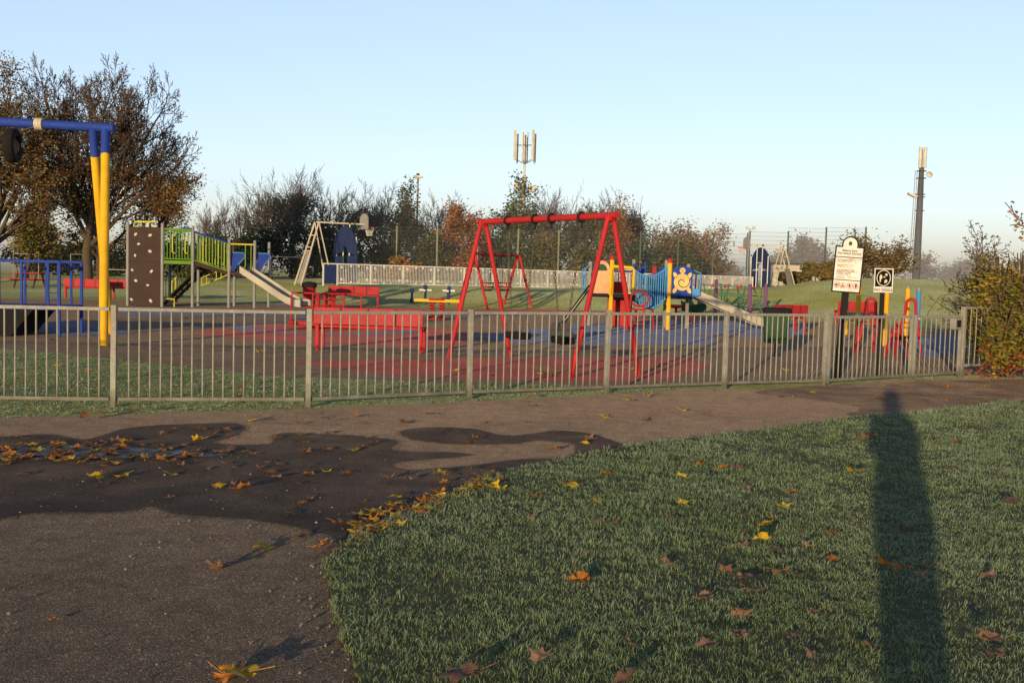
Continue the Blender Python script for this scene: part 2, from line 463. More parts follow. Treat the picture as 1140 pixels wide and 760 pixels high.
P2 = lambda l: [tuple(G(*q)[:2]) for q in l]
path_far = [(-30, 9.2), (-14, 9.6), (-8, 10.3)] + [tuple(G(*q)[:2]) for q in [(0, 466), (100, 463), (200, 459), (300, 456.5), (400, 452.5), (500, 448.5), (600, 443), (700, 438), (770, 434)]] \
    + [(3.2, 15.25), (4.7, 16.15), (6.7, 17.9), (8.2, 18.5), (12, 19.2), (30, 22)]
path_poly = path_far + [(30, -14), (-30, -14)]
def dens(poly, step=.35, jit=.02, seed=1):
    rr = random.Random(seed); out = []
    n = len(poly)
    for i in range(n):
        a, b = Vector(poly[i]), Vector(poly[(i+1) % n]); k = max(1, int((b-a).length/step)) if (b-a).length < 8 else 6
        for q in range(k):
            p = a.lerp(b, q/k); out.append((p.x+rr.uniform(-jit, jit), p.y+rr.uniform(-jit, jit)))
    return out
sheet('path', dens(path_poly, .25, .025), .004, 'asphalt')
# damp patches on the path
wetA = [(-80, 489), (0, 487), (56, 484), (95, 490), (143, 477), (200, 473), (262, 472), (268, 483), (236, 494), (300, 494.5), (313, 483), (385, 485), (440, 491), (438, 502), (505, 504.5), (522, 508),
        (452, 514), (436, 518.5), (458, 523.5), (520, 519.5), (580, 512), (640, 510), (690, 501), (700, 506), (640, 530), (570, 556), (500, 590), (430, 625), (385, 640), (366, 612), (378, 606), (358, 594), (278, 579), (217, 575), (190, 571), (164, 565), (138, 570), (35, 572), (0, 578), (-90, 585)]
wetB = [(446, 482), (470, 477), (520, 478), (557, 485.5), (590, 484), (618, 480.5), (650, 483), (682, 492), (690, 499), (660, 506), (636, 509), (641, 502), (634, 494), (600, 491.5), (566, 495), (531, 496), (490, 493.5), (460, 490)]
def grown(poly, d, seed):
    rr = random.Random(seed); n = len(poly); ar = sum(poly[i][0]*poly[(i+1) % n][1]-poly[(i+1) % n][0]*poly[i][1] for i in range(n)); sg = 1 if ar > 0 else -1; out = []
    for i in range(n):
        t = (Vector(poly[(i+1) % n])-Vector(poly[i-1])); t = t.normalized() if t.length > 1e-6 else Vector((1, 0)); w_ = d*rr.uniform(.3, 1.6); out.append((poly[i][0]+t.y*sg*w_, poly[i][1]-t.x*sg*w_))
    return out
M['half'] = asphalt('half_dry_asphalt', .095, .8, True, warm=(1.3, .95, .70))
M['half2'] = asphalt('nearly_dry_asphalt', .125, .8, True, warm=(1.3, .95, .69))
for kk_, (d_, z_, mt_) in enumerate(((.05, .0055, 'half2'), (.024, .0066, 'half'))):
    sheet('damp_edge', grown(smooth_poly(P2(wetA), 7, jit=.014, seed=3), d_, 1+kk_), z_, mt_)
    sheet('damp_edge', grown(smooth_poly(P2(wetB), 7, jit=.012, seed=4), d_*.8, 5+kk_), z_+.0006, mt_)
sheet('damp_patch', smooth_poly(P2(wetA), 5, jit=.012, seed=3), .008, 'wet')
sheet('damp_patch', smooth_poly(P2(wetB), 5, jit=.01, seed=4), .012, 'wet')
wetC = [(840, 437), (880, 431), (960, 427), (1040, 425), (1180, 423), (1400, 432), (1300, 452), (1140, 458), (1050, 462), (985, 466), (940, 462), (960, 456), (900, 444), (862, 441)]
sheet('damp_patch', smooth_poly(P2(wetC), 5, jit=.05, seed=5), .008, 'wet2')
def puddle_mat():
    k = NT('shallow_puddle'); p = k.pos(); n = k.noise(p, 6, 5, .7)
    k.set(col=k.mix(n, (.03, .024, .02), (.06, .048, .04)), rough=k.ramp(n, [(.35, .3), (.6, .7)]), spec=.3); k.bump(k.noise(p, 60, 3), .08, .004); return k.m
M['puddle'] = puddle_mat()
sheet('puddle', smooth_poly(P2([(-40, 501), (10, 498), (50, 499), (80, 496), (110, 500), (150, 498), (200, 502), (240, 503), (262, 507), (225, 510), (170, 509), (140, 513), (95, 511), (60, 514), (20, 510), (-40, 513)]), 5, jit=.02, seed=8), .012, 'puddle')
# lawn in front
lawn_edge = [(430, 830), (405, 770), (390, 735), (380, 700), (368, 660), (365, 640), (375, 618), (400, 600), (435, 585), (480, 565), (520, 546), (560, 530), (630, 514), (700, 500), (780, 489.5), (860, 480), (910, 473), (960, 466), (1040, 459.5), (1140, 453)]
le = smooth_poly(P2(lawn_edge), 5)[:(len(lawn_edge)-1)*5+1]
le = [(x+rnd.uniform(-.015, .015), y+rnd.uniform(-.015, .015)) for x, y in le]
def ribbon(pts, wl, wr, seed):
    rr = random.Random(seed); l, r_ = [], []
    for i, p in enumerate(pts):
        d = (Vector(pts[min(i+1, len(pts)-1)])-Vector(pts[max(i-1, 0)])).normalized(); nn = Vector((-d.y, d.x)); q = Vector(p)
        l.append(tuple(q+nn*wl*max(-.2, rr.gauss(.5, .5)+.5*math.sin(i*.09)))); r_.append(tuple(q-nn*wr))
    return l+r_[::-1]
le2 = []
for i in range(len(le)-1):
    a_, b_ = Vector(le[i]), Vector(le[i+1]); k_ = max(1, int((b_-a_).length/.05))
    for q in range(k_): le2.append(tuple(a_.lerp(b_, q/k_)))
sheet('soil_edge', ribbon([p for p in le2 if p[1] < 12.5], .045, .03, 4), .016, 'moss')
lawn_poly = [(-.15, .6)] + le + [(9.5, 15.6), (14, 16.6), (16, 16.6), (16, -4), (-.1, -4)]
sheet('lawn', lawn_poly, .03, 'soil', .028)
# playground surface
pg = [(-30, 26), (-16, 22.5), (-9.1, 19.1), (-7.05, 17.97), (-3.53, 15.67), (-1.15, 15.32), (1.2, 15.35), (2.6, 15.6), (4.2, 16.6), (6.5, 18.6), (9.4, 19.4), (13, 22), (15.5, 28), (16, 36), (14, 41), (9.5, 45.0), (2, 46.5), (-4, 46.5), (-9, 45.2), (-15, 44.5), (-22, 43), (-32, 40)]
sheet('playground_surface', dens(pg, .5, .03, 2), .006, 'tarmac')
def ell(c, a, b, n=40, jit=.02, seed=0):
    rr = random.Random(seed)
    return [(c[0]+a*math.cos(2*math.pi*i/n)+rr.uniform(-jit, jit), c[1]+b*math.sin(2*math.pi*i/n)+rr.uniform(-jit, jit)) for i in range(n)]
sheet('red_patch', dens(P2([(318, 402.5), (430, 400.5), (540, 399.5), (700, 397), (770, 398), (792, 409), (745, 424), (640, 425), (540, 422.5), (420, 416.5)]), .4, .02, 5), .010, 'redsurf')
sheet('red_patch', dens(P2([(206, 371), (240, 367), (330, 364), (480, 364), (530, 372), (515, 383), (440, 386), (330, 382), (262, 377)]), .4, .02, 6), .010, 'redsurf')
RC = Vector((-4.85, 28.0, 0))
sheet('blue_patch', ell(RC, 2.45, 2.45), .014, 'bluesurf')
sheet('red_patch', ell(RC, 1.95, 1.95), .018, 'redsurf')
sheet('blue_patch', dens(P2([(525, 375), (575, 369), (640, 361), (780, 358), (900, 360), (893, 373), (850, 377), (797, 374), (797, 384), (640, 384), (560, 381)]), .4, .03, 7), .010, 'bluesurf')
sheet('blue_patch', dens(P2([(118, 346.5), (160, 345), (260, 346), (350, 348), (345, 352.5), (240, 351), (150, 351)]), .6, .03, 8), .010, 'bluesurf')
sheet('blue_patch', dens(P2([(978, 378), (1070, 373), (1110, 384), (1075, 394), (1028, 399), (1000, 391)]), .4, .03, 9), .010, 'bluesurf')
sheet('blue_patch', dens(P2([(20, 362), (90, 357), (130, 366), (150, 372), (60, 374)]), .4, .03, 10), .010, 'bluesurf')
sheet('red_patch', dens(P2([(440, 346.5), (700, 343.5), (705, 347), (440, 350)]), .6, .03, 11), .010, 'redsurf')
def line_sheet(name, pts, wd, z, mat):
    pts = [Vector((p[0], p[1])) for p in pts]; l, r = [], []
    for i, p in enumerate(pts):
        d = (pts[min(i+1, len(pts)-1)]-pts[max(i-1, 0)]).normalized(); nrm = Vector((-d.y, d.x))
        l.append(tuple(p+nrm*wd/2)); r.append(tuple(p-nrm*wd/2))
    sheet(name, l+r[::-1], z, mat)
line_sheet('painted_line', P2([(560, 410), (600, 409), (640, 411), (690, 413), (760, 409)]), .10, .014, 'yelline')
line_sheet('painted_line', P2([(600, 408), (610, 413.5), (640, 415.5)]), .35, .016, 'yelline')
line_sheet('painted_line', P2([(130, 379), (200, 384), (270, 386), (330, 389)]), .07, .010, 'whiteline')
line_sheet('painted_line', P2([(0, 384), (60, 384.5), (120, 386)]), .07, .010, 'whiteline')
line_sheet('painted_line', P2([(780, 374), (860, 372), (905, 373)]), .10, .016, 'redsurf')
line_sheet('painted_line', P2([(440, 352), (560, 351), (700, 352), (900, 349)]), .18, .010, 'bluesurf')

# ------------------------------------------------------------------ grass blades
def inside(poly, x, y):
    poly = np.array(poly); c = np.zeros(len(x), bool); j = len(poly)-1
    for i in range(len(poly)):
        xi, yi = poly[i]; xj, yj = poly[j]
        m = ((yi > y) != (yj > y)) & (x < (xj-xi)*(y-yi)/(yj-yi+1e-12)+xi)
        c ^= m; j = i
    return c
def grass(name, label, poly, bounds, density, hfun, wfun, mat, z0, seed, cut=None):
    rg = np.random.default_rng(seed)
    x0, x1, y0, y1 = bounds
    TB = 9
    n = int((x1-x0)*(y1-y0)*density(np.array([y0]))[0]/TB)
    x = rg.uniform(x0, x1, n); y = rg.uniform(y0, y1, n)
    keep = rg.random(n) < density(y)/density(np.array([y0]))[0]
    if cut is not None: keep &= cut(x, y)
    wn_ = np.sin(x*2.3+1.7*np.sin(y*1.9))*np.sin(y*2.9+1.3*np.sin(x*2.2))+.5*np.sin(x*6.1+2*np.sin(y*5))*np.sin(y*5.3+x)
    keep &= rg.random(n) < np.clip(.82+.45*wn_, .3, 1)
    x, y = x[keep], y[keep]; n = len(x)
    big = np.sin(x*1.7+y*.9)*np.sin(y*1.3-x*.6)+.6*np.sin(x*4.1+2*np.sin(y*2.3))*np.sin(y*3.7+2*np.sin(x*2.9))
    th_ = rg.lognormal(0, .32, n)*(1+.16*big)                      # each tuft has its own height, lean and spread
    tl = rg.uniform(0, 2*np.pi, n); tm = rg.uniform(0, .8, n)
    rep = lambda v: np.repeat(v, TB)
    n *= TB; ox, oy = rg.normal(0, 1, n), rg.normal(0, 1, n); sp = .012+.0016*rep(y)
    x, y, tl, tm, th_ = rep(x)+ox*sp, rep(y)+oy*sp, rep(tl), rep(tm), rep(th_)
    keep = inside(poly, x, y)
    x, y, tl, tm, th_, ox, oy = (v[keep] for v in (x, y, tl, tm, th_, ox, oy)); n = len(x)
    h = hfun(y)*th_*rg.uniform(.5, 1.25, n)
    h *= np.where(rg.random(n) < .02, 1.6, 1)
    wd = wfun(y)*rg.uniform(.7, 1.3, n)
    th = rg.uniform(0, 2*np.pi, n)
    lx = h*(.75*ox*.6+np.cos(tl)*tm+rg.normal(0, .25, n)); ly = h*(.75*oy*.6+np.sin(tl)*tm+rg.normal(0, .25, n))
    lean = np.minimum(np.hypot(lx, ly), 1.6*h)
    ax, ay = -np.sin(th)*wd/2, np.cos(th)*wd/2
    z = np.full(n, z0)
    V = np.empty((n, 5, 3), np.float32)
    V[:, 0] = np.stack([x-ax, y-ay, z], 1); V[:, 1] = np.stack([x+ax, y+ay, z], 1)
    mx, my, mz = x+lx*.3, y+ly*.3, z+h*.66
    V[:, 2] = np.stack([mx+ax*.8, my+ay*.8, mz], 1); V[:, 3] = np.stack([mx-ax*.8, my-ay*.8, mz], 1)
    V[:, 4] = np.stack([x+lx, y+ly, z+h*np.sqrt(np.clip(1-(lean/h*.6)**2, .12, 1))], 1)
    me = bpy.data.meshes.new(name)
    me.vertices.add(n*5); me.vertices.foreach_set('co', V.ravel())
    base = np.arange(n)*5
    loops = np.stack([base, base+1, base+2, base+3, base+3, base+2, base+4], 1).ravel().astype(np.int32)
    me.loops.add(n*7); me.loops.foreach_set('vertex_index', loops)
    me.polygons.add(n*2)
    ls = np.stack([np.arange(n)*7, np.arange(n)*7+4], 1).ravel().astype(np.int32)
    me.polygons.foreach_set('loop_start', ls)
    at = me.attributes.new('tip', 'FLOAT', 'POINT')
    at.data.foreach_set('value', np.tile(np.array([0, 0, .55, .55, 1], np.float32), n))
    me.materials.append(M[mat]); me.update(calc_edges=True); me.validate()
    o = bpy.data.objects.new(name, me); COL.objects.link(o)
    tag(o, label, 'grass'); o['kind'] = 'stuff'
    print('blades', name, n)
    return o
_rg = random.Random(31)
grow_poly = [(-.15, .6)] + [(x-.02+_rg.gauss(0, .022), y+.02+_rg.gauss(0, .022)) for x, y in le2] + [(9.5, 15.6), (14, 16.6), (16, 16.6), (16, -4), (-.1, -4)]
def lawn_cut(x, y):
    return (x < .55*y+2.2)
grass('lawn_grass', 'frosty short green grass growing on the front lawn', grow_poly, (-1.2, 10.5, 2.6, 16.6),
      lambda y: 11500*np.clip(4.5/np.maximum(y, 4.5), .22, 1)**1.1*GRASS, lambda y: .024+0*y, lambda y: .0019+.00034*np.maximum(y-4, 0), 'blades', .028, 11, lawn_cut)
fence_line = [(-13, 10.9), (-10.75, 11.12), (-8.5, 11.35), (-6.43, 11.57), (-4.37, 11.8), (-2.31, 12.25), (-.52, 13.45), (1.29, 14.49), (3.08, 15.5), (4.75, 16.3)]
verge = [p for p in path_far if -14.5 < p[0] < 3.3] + [(2.6, 15.6), (1.2, 15.35), (-1.15, 15.32), (-3.53, 15.67), (-7.05, 17.97), (-9.1, 19.1), (-14, 21.6)]
grass('verge_grass', 'green grass strip growing under the metal railing fence', verge, (-13.5, 3.3, 9.5, 21.6),
      lambda y: 1500*np.clip(11/np.maximum(y, 11), .3, 1)**1.5*GRASS, lambda y: .020+0*y, lambda y: .0065+.0005*np.maximum(y-11, 0), 'blades2', -.002, 12, lambda x, y: x > -.6*y-1)

# ------------------------------------------------------------------ ground mist over the far fields
def mist(name, x0, x1, y0, y1, z0, z1, density):
    m = MB(); m.box(((x0+x1)/2, (y0+y1)/2, (z0+z1)/2), (x1-x0, y1-y0, z1-z0))
    k = NT('ground_mist'); k.n.remove(k.b)
    v = k.N('ShaderNodeVolumePrincipled'); v.inputs['Color'].default_value = (.93, .95, 1, 1); v.inputs['Density'].default_value = density; v.inputs['Anisotropy'].default_value = 0
    k.L(v.outputs[0], k.n['Material Output'].inputs['Volume'])
    k.m.cycles.homogeneous_volume = True
    o = m.build(name, k.m); o['kind'] = 'structure'; return o
mist('mist', -500, 700, 78, 900, -6, 9, MIST)

# grit along the lawn edge and on the path
m = MB(); rg_ = random.Random(77)
for i in range(900):
    if i < 600:
        q = le2[rg_.randrange(len(le2))]; x, y = q[0]-abs(rg_.gauss(0, .10)), q[1]+rg_.gauss(0, .06)
    else: x, y = rg_.uniform(-3.5, -.6), rg_.uniform(3.6, 9)
    r_ = rg_.uniform(.003, .009); c = Vector((x, y, .006+r_*.5))
    m.add([c+Vector((r_*rg_.uniform(.6, 1.2)*dx, r_*rg_.uniform(.6, 1.2)*dy, r_*dz)) for dx, dy, dz in ((1, 0, 0), (0, 1, 0), (-1, 0, 0), (0, -1, 0), (0, 0, .9), (0, 0, -.9))],
          [(0, 1, 4), (1, 2, 4), (2, 3, 4), (3, 0, 4), (1, 0, 5), (2, 1, 5), (3, 2, 5), (0, 3, 5)])
gk = NT('pale_grit'); gk.set(col=gk.ramp(gk.N('ShaderNodeNewGeometry').outputs['Random Per Island'], [(0, (.06, .045, .035)), (.6, (.15, .12, .10)), (1, (.34, .30, .26))]), rough=.9)
o = m.build('grit', gk.m); tag(o, 'small loose grit scattered along the lawn edge', 'grit'); o['kind'] = 'stuff'
tq = GPX = Vector((6.62, 17.55))
grass('gate_weeds', 'tuft of green grass growing at the foot of the gate meeting point', ell(tq, .26, .12, 20, .02, 3), (6.3, 6.95, 17.4, 17.7), lambda y: 2500+0*y, lambda y: .075+0*y, lambda y: .008+0*y, 'blades2', .002, 15)
# ------------------------------------------------------------------ railing fence and gates
def place_panel(parent, a, b, hz=1.10, nb=17, z=0.0, bar_r=0.0105, rail=.042, lo=.09):
    a, b = Vector((a[0], a[1], z)), Vector((b[0], b[1], z)); d = (b-a).normalized()
    a2, b2 = a+d*.045, b-d*.045
    m = MB()
    for i in range(nb):
        p = a2.lerp(b2, (i+1)/(nb+1)); m.tube([p+Vector((rnd.gauss(0, .002), 0, lo+.021)), p+Vector((rnd.gauss(0, .006) if rnd.random() < .15 else 0, rnd.gauss(0, .004), .55)), p+Vector((0, 0, hz-.04))], bar_r, 6, False)
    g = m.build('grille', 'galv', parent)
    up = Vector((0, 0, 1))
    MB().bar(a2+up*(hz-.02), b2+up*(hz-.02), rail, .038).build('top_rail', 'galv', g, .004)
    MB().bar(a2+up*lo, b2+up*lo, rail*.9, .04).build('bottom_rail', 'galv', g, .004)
    return g
def fence_post(parent, p, h=1.125, s=.06, z=0, name='post', ang=0):
    m = MB(); m.box((p[0], p[1], z+h/2-.05), (s, s, h+.1), Matrix.Rotation(ang+rnd.gauss(0, .03), 3, 'Z') @ Matrix.Rotation(rnd.gauss(0, .006), 3, 'Y'))
    return m.build(name, 'galv', parent, .006)
fr = empty('railing_fence', (0, 0, 0), 0, 'long galvanised steel railing fence running across between path and playground', 'fence')
for i, p in enumerate(fence_line):
    fence_post(fr, p, ang=R(8) if i < 6 else R(29))
    if i: place_panel(fr, fence_line[i-1], p, nb=17)
for p, q in (((-17.4, 10.5), (-13, 10.9)),):
    fence_post(fr, p); place_panel(fr, p, q, nb=33)
GP1, GP2 = Vector((4.75, 16.3, 0)), Vector((7.76, 18.55, 0))
gd = (GP2-GP1).normalized(); gm = GP1+gd*2.28
def gate(name, a, b, nb, label, latch=False):
    ang = math.atan2(gd.y, gd.x); L_ = (b-a).length
    g = empty(name, a, ang, label, 'gate', 'double gate in the railing fence')
    m = MB()
    for i in range(nb):
        x = .04+(L_-.08)*(i+1)/(nb+1); m.tube([(x, 0, .11), (x, 0, 1.03)], 0.0105, 6, False)
    gr = m.build('grille', 'galv', g)
    MB().box((L_/2, 0, 1.05), (L_-.1, .04, .045)).build('top_rail', 'galv', gr, .004)
    MB().box((L_/2, 0, .09), (L_-.1, .04, .045)).build('bottom_rail', 'galv', gr, .004)
    MB().box((.025, 0, .56), (.05, .05, 1.04)).build('stile', 'galv', g, .004)
    MB().box((L_-.025, 0, .56), (.05, .05, 1.04)).build('stile', 'galv', g, .004)
    if latch:
        MB().box((L_-.16, 0, .93), (.2, .09, .19)).box((L_-.16, -.05, .93), (.11, .02, .12), mi=1).build('latch_box', ['galv', 'black'], g, .006)
    return g
gate('gate_leaf', GP1+gd*.06, gm-gd*.02, 17, 'wide galvanised barred gate leaf in front of the two black sign posts')
gate('gate_leaf', gm+gd*.03, GP2-gd*.06, 8, 'narrow galvanised barred gate leaf with a square latch box', True)
rf = empty('railing_fence', GP2, 0, 'short galvanised railing fence running from the gate into the berry bush', 'fence')
fence_post(rf, (0, 0), 1.22, .075, ang=R(37))
place_panel(rf, (0, 0), (1.5, .75), nb=11, z=.12)
fence_post(rf, (1.5, .75), 1.2); place_panel(rf, (1.5, .75), (3.3, 1.6), nb=15, z=.12); fence_post(rf, (3.3, 1.6), 1.2)

# ------------------------------------------------------------------ signs
def face_cam(p, off=0): return math.atan2(-p[0], p[1])+off     # a sheet whose local -y looks back down the path
p = Vector((5.26, 17.35, 0))
s1 = empty('park_sign', p, R(-16), 'white park notice board with round top, black edge and red scribbles on a black post', 'sign')
MB().box((0, .035, .74), (.11, .07, 1.5)).build('post', 'black', s1, .008)
s1.rotation_euler = (0, R(3), R(-16))
W_, B0, B1 = .405, 1.44, 2.14
def board_outline(gx):
    w2 = W_/2+gx; r = .105+gx; o = [(-w2, B0-gx), (w2, B0-gx), (w2, B1+gx), (r, B1+gx)]
    o += [(r*math.cos(a), B1+.055+ r*math.sin(a)) for a in [i*math.pi/12 for i in range(0, 13)]]
    return o+[(-r, B1+gx), (-w2, B1+gx)]
MB().prism(board_outline(.022), .03, Matrix.Translation((0, -.012, 0))).build('frame', 'black', s1)
bd = MB().prism(board_outline(0), .012, Matrix.Translation((0, -.0250, 0))).build('board', 'white', s1)
RX = Matrix.Rotation(math.pi/2, 4, 'X')
def at3(x, z, y=-.0335): return Matrix.Translation((x, y, z)) @ RX
text_mb('Bellamy Park\nRecreation Ground', .045, 'ink', bd, 'title_text', at3(0, 2.068), space=.95)
MB().box((0, -.0325, 1.985), (W_, .004, .012)).build('rule_line', 'ink', bd)
MB().box((0, -.0325, 1.62), (W_, .004, .012)).build('rule_line', 'ink', bd)
text_mb('The play area is for children\nunder the age of 14 years', .0215, 'ink', bd, 'rules_text', at3(-.175, 1.935), 'LEFT')
text_mb('Dogs must be kept out of\nthis play area', .0215, 'ink', bd, 'rules_text', at3(-.175, 1.85), 'LEFT')
text_mb('Please use the equipment safely\nand put litter in the bins. Report\nany damage to the council.\nNo bicycles or ball games', .0215, 'ink', bd, 'rules_text', at3(-.175, 1.75), 'LEFT')
text_mb('Please take care', .0215, 'ink', bd, 'rules_text', at3(-.175, 1.655), 'LEFT')
cr = MB(); cr.prism([(.028*math.cos(a), 2.205+.034*math.sin(a)) for a in [i*math.pi/6 for i in range(12)]], .003, Matrix.Translation((0, -.0335, 0)))
cr.build('crest', 'dkgreen', bd)
def scribble(pts, seed, n, name='scribble'):
    rr = random.Random(seed); (x0, x1, z0, z1) = pts; m = []
    for i in range(n):
        t = i/(n-1); m.append((x0+(x1-x0)*t+rr.uniform(-.012, .012), -.0345, rr.uniform(z0, z1)))
    MB().tube(m, .0022, 5).build(name, 'graffiti', bd)
scribble((.0, .19, 1.93, 1.99), 1, 22); scribble((-.17, .12, 1.88, 1.94), 2, 24); scribble((-.15, .1, 1.80, 1.87), 3, 18)
scribble((-.18, .16, 1.73, 1.79), 4, 26); scribble((-.18, .05, 1.66, 1.71), 5, 26); scribble((.02, .16, 1.64, 1.68), 6, 8)
scribble((-.18, .18, 1.47, 1.59), 7, 40)
for i, k in enumerate((-.145, -.05, .05, .145)):
    z = 1.535
    mm = MB(); mm.ring((k, -.0345, z), .042, .003, 'y', 24, 5); mm.build('prohibition_ring', 'graffiti', bd)
    mk = MB()
    T = Matrix.Translation((0, -.0338, 0))
    if i == 0: mk.prism([(k-.026, z-.012), (k-.012, z-.004), (k+.006, z-.02), (k+.012, z-.014), (k+.002, z+.004), (k+.02, z+.014), (k+.024, z+.022), (k-.004, z+.014), (k-.02, z+.018), (k-.03, z+.006)], .003, T)
    elif i == 1: mk.prism([(k-.026, z-.024), (k+.026, z-.024), (k+.018, z-.01), (k+.004, z-.006), (k+.006, z+.026), (k-.006, z+.026), (k-.005, z-.006), (k-.018, z-.01)], .003, T)
    elif i == 2: mk.prism([(k-.012, z-.026), (k-.002, z-.026), (k, z-.008), (k+.01, z-.024), (k+.018, z-.02), (k+.006, z+.004), (k+.008, z+.024), (k-.006, z+.026), (k-.016, z+.006)], .003, T)
    else: mk.prism([(k-.01, z-.028), (k+.01, z-.028), (k+.014, z-.008), (k+.004, z-.004), (k+.016, z+.006), (k+.012, z+.028), (k-.008, z+.028), (k-.012, z+.006), (k-.002, z-.002), (k-.014, z-.012)], .003, T)
    mk.build('pictogram', 'ink', bd)
p = Vector((6.10, 17.85, 0))
s2 = empty('no_dogs_sign', p, R(-18), 'small black and white NO DOGS sign on a thin black post', 'sign')
MB().box((0, .03, .72), (.075, .05, 1.46)).build('post', 'black', s2, .006)
ctr = Vector((.01, 1.63))
bw, bh = .30, .40
b2 = MB().box((ctr.x, 0, ctr.y), (bw, .012, bh)).build('board', 'white', s2, .004)
MB().box((ctr.x, -.008, ctr.y+.04), (bw-.035, .006, bh-.115)).build('black_field', 'ink', b2, .002)
ov = MB(); ov.tube([(ctr.x+.105*math.cos(a), -.0125, ctr.y+.04+.128*math.sin(a)) for a in [i*2*math.pi/32 for i in range(32)]], .0075, 6, False, 0, True)
ov.build('oval_ring', 'white', b2)
dg = MB(); z = ctr.y+.04; x = ctr.x; T = Matrix.Translation((0, -.0125, 0))
dg.prism([(x-.06, z-.07), (x-.045, z-.07), (x-.04, z-.02), (x-.02, z+.0), (x-.03, z+.05), (x-.05, z+.06), (x-.065, z+.02)], .004, T)
dg.prism([(x+.015, z-.085), (x+.05, z-.075), (x+.06, z-.045), (x+.045, z-.02), (x+.02, z-.03), (x+.012, z-.06)], .004, T)
dg.prism([(x+.02, z+.045), (x+.05, z+.035), (x+.062, z+.055), (x+.045, z+.08), (x+.022, z+.07)], .004, T)
dg.prism([(x-.01, z+.012), (x+.02, z+.005), (x+.03, z+.02), (x+.0, z+.03)], .004, T)
dg.build('dog_emblem', 'cream', b2)
text_mb('NO DOGS', .062, 'ink', b2, 'sign_text', at3(ctr.x, ctr.y-.158, -.0085))

# ------------------------------------------------------------------ swings
def swing_frame(root, L_, hgt, spread, legr, beamr, over, tlist, mats, ringr=None):
    """x along the beam from 0 to L_"""
    up = Vector((0, 0, 1))
    m = MB(); m.tube([(-over, 0, hgt), (L_+over, 0, hgt)], beamr, 14)
    bm_ = m.build('crossbeam', mats[0], root)
    for x, ux in ((0, 0), (L_, 0)):
        for sy in (-1, 1):
            l = MB(); l.tube([(x, sy*.05, hgt-.02), (x, sy*spread/2, -.02)], legr, 12); l.build('leg', mats[1], root)
        MB().box((x, 0, hgt-.03), (.11, .17, .12)).build('bracket', mats[0], root, .02)
    for t in tlist:
        r_ = MB(); r_.ring((L_*t, 0, hgt), beamr+.018, .022, 'x', 18, 8); r_.tube([(L_*t, 0, hgt-beamr-.02), (L_*t, 0, hgt-beamr-.12)], .016, 8)
        r_.build('hanger_collar', 'black', bm_)
near, far = Vector((1.485, 16.87, 0)), Vector((-.59, 20.1, 0))
d = far-near; ang = math.atan2(d.y, d.x); L_ = d.length
sw = empty('swing_set', near, ang, 'tall red steel swing frame with two flat black seats, just beyond the fence', 'swing set')
swing_frame(sw, L_, 2.52, 1.36, .041, .055, .16, (.2, .42, .55, .78), ('red', 'red'))
def chain_pts(m, a, b, r=.015):
    a, b = Vector(a), Vector(b); n = max(2, int((b-a).length/.055)); dv = (b-a)/n
    x, y = frame_of(dv)
    for i in range(n):
        c = a+dv*(i+.5); u = x if i % 2 else y
        m.tube([c-dv*.62+u*.0, c-dv*.3+u*r*1.2, c+dv*.3+u*r*1.2, c+dv*.62, c+dv*.3-u*r*1.2, c-dv*.3-u*r*1.2], r*.42, 4, False, 0, True)
def flat_seat(t, t0, t1, label, sz, rot):
    s = empty('hanging_swing', near+d*t+Vector((0, 0, sz)), ang+rot, label, 'swing seat', 'flat seats hanging from the tall red swing')
    m = MB(); m.box((0, 0, 0), (.50, .26, .12)); seat = m.build('seat', 'rubber', s, .03)
    MB().box((0, -.132, 0), (.05, .014, .11)).build('clasp', 'gold', s, .004)
    for sx, tt in ((-1, t0), (1, t1)):
        e = Matrix.Rotation(-rot, 3, 'Z') @ Vector(((tt-t)*L_, 0, 2.52-.18-sz))
        k = Vector((sx*.24, 0, .38))
        c = MB(); chain_pts(c, k, e); c.build('chain', 'chain', s)
        st = MB(); st.bar((sx*.24, -.11, .05), k, .02, .008); st.bar((sx*.24, .11, .05), k, .02, .008); st.build('strap', 'chain', s)
flat_seat(.31, .2, .42, 'flat black swing seat hanging closer to the gate, grey top', .50, R(-14))
flat_seat(.665, .55, .78, 'flat black swing seat hanging straight beside the far red legs', .49, 0)
# little swing further back
n2, f2 = A(526, 340, 45.5), A(576, 341, 49)
n2.z = f2.z = 0
d2 = f2-n2; ang2 = math.atan2(d2.y, d2.x)
sb = empty('toddler_swing_set', n2, ang2, 'small red toddler swing frame standing far back by the grass bank', 'swing set')
swing_frame(sb, d2.length, 2.35, 1.5, .055, .06, .12, (.2, .4, .6, .8), ('dkred', 'red'))
for q, lb in ((.3, 'red cradle swing seat on the small swing, on the side of the leaning legs'), (.7, 'second red cradle swing seat on the small swing, set further back')):
    cpos = n2+d2*q+Vector((0, 0, .95))
    cs = empty('cradle_seat', cpos, ang2, lb, 'swing seat', 'cradle seats on the small swing')
    m = MB(); m.box((0, 0, -.16), (.36, .3, .06)); m.build('seat', 'rubber', cs, .02)
    for zz, nm in ((.0, 'guard_ring'), (.16, 'guard_ring')):
        MB().tube([(x, y, zz) for x, y in ((-.24, -.18), (.24, -.18), (.24, .18), (-.24, .18))], .035, 6, False, 0, True).build(nm, 'red', cs)
    for sx in (-1, 1):
        c = MB(); c.tube([(sx*.24, 0, .16), (sx*.27, 0, 1.28)], .012, 5, False); c.build('chain', 'chain', cs)
        MB().bar((sx*.2, -.15, -.16), (sx*.22, -.17, .15), .03, .03).build('side_bar', 'red', cs)

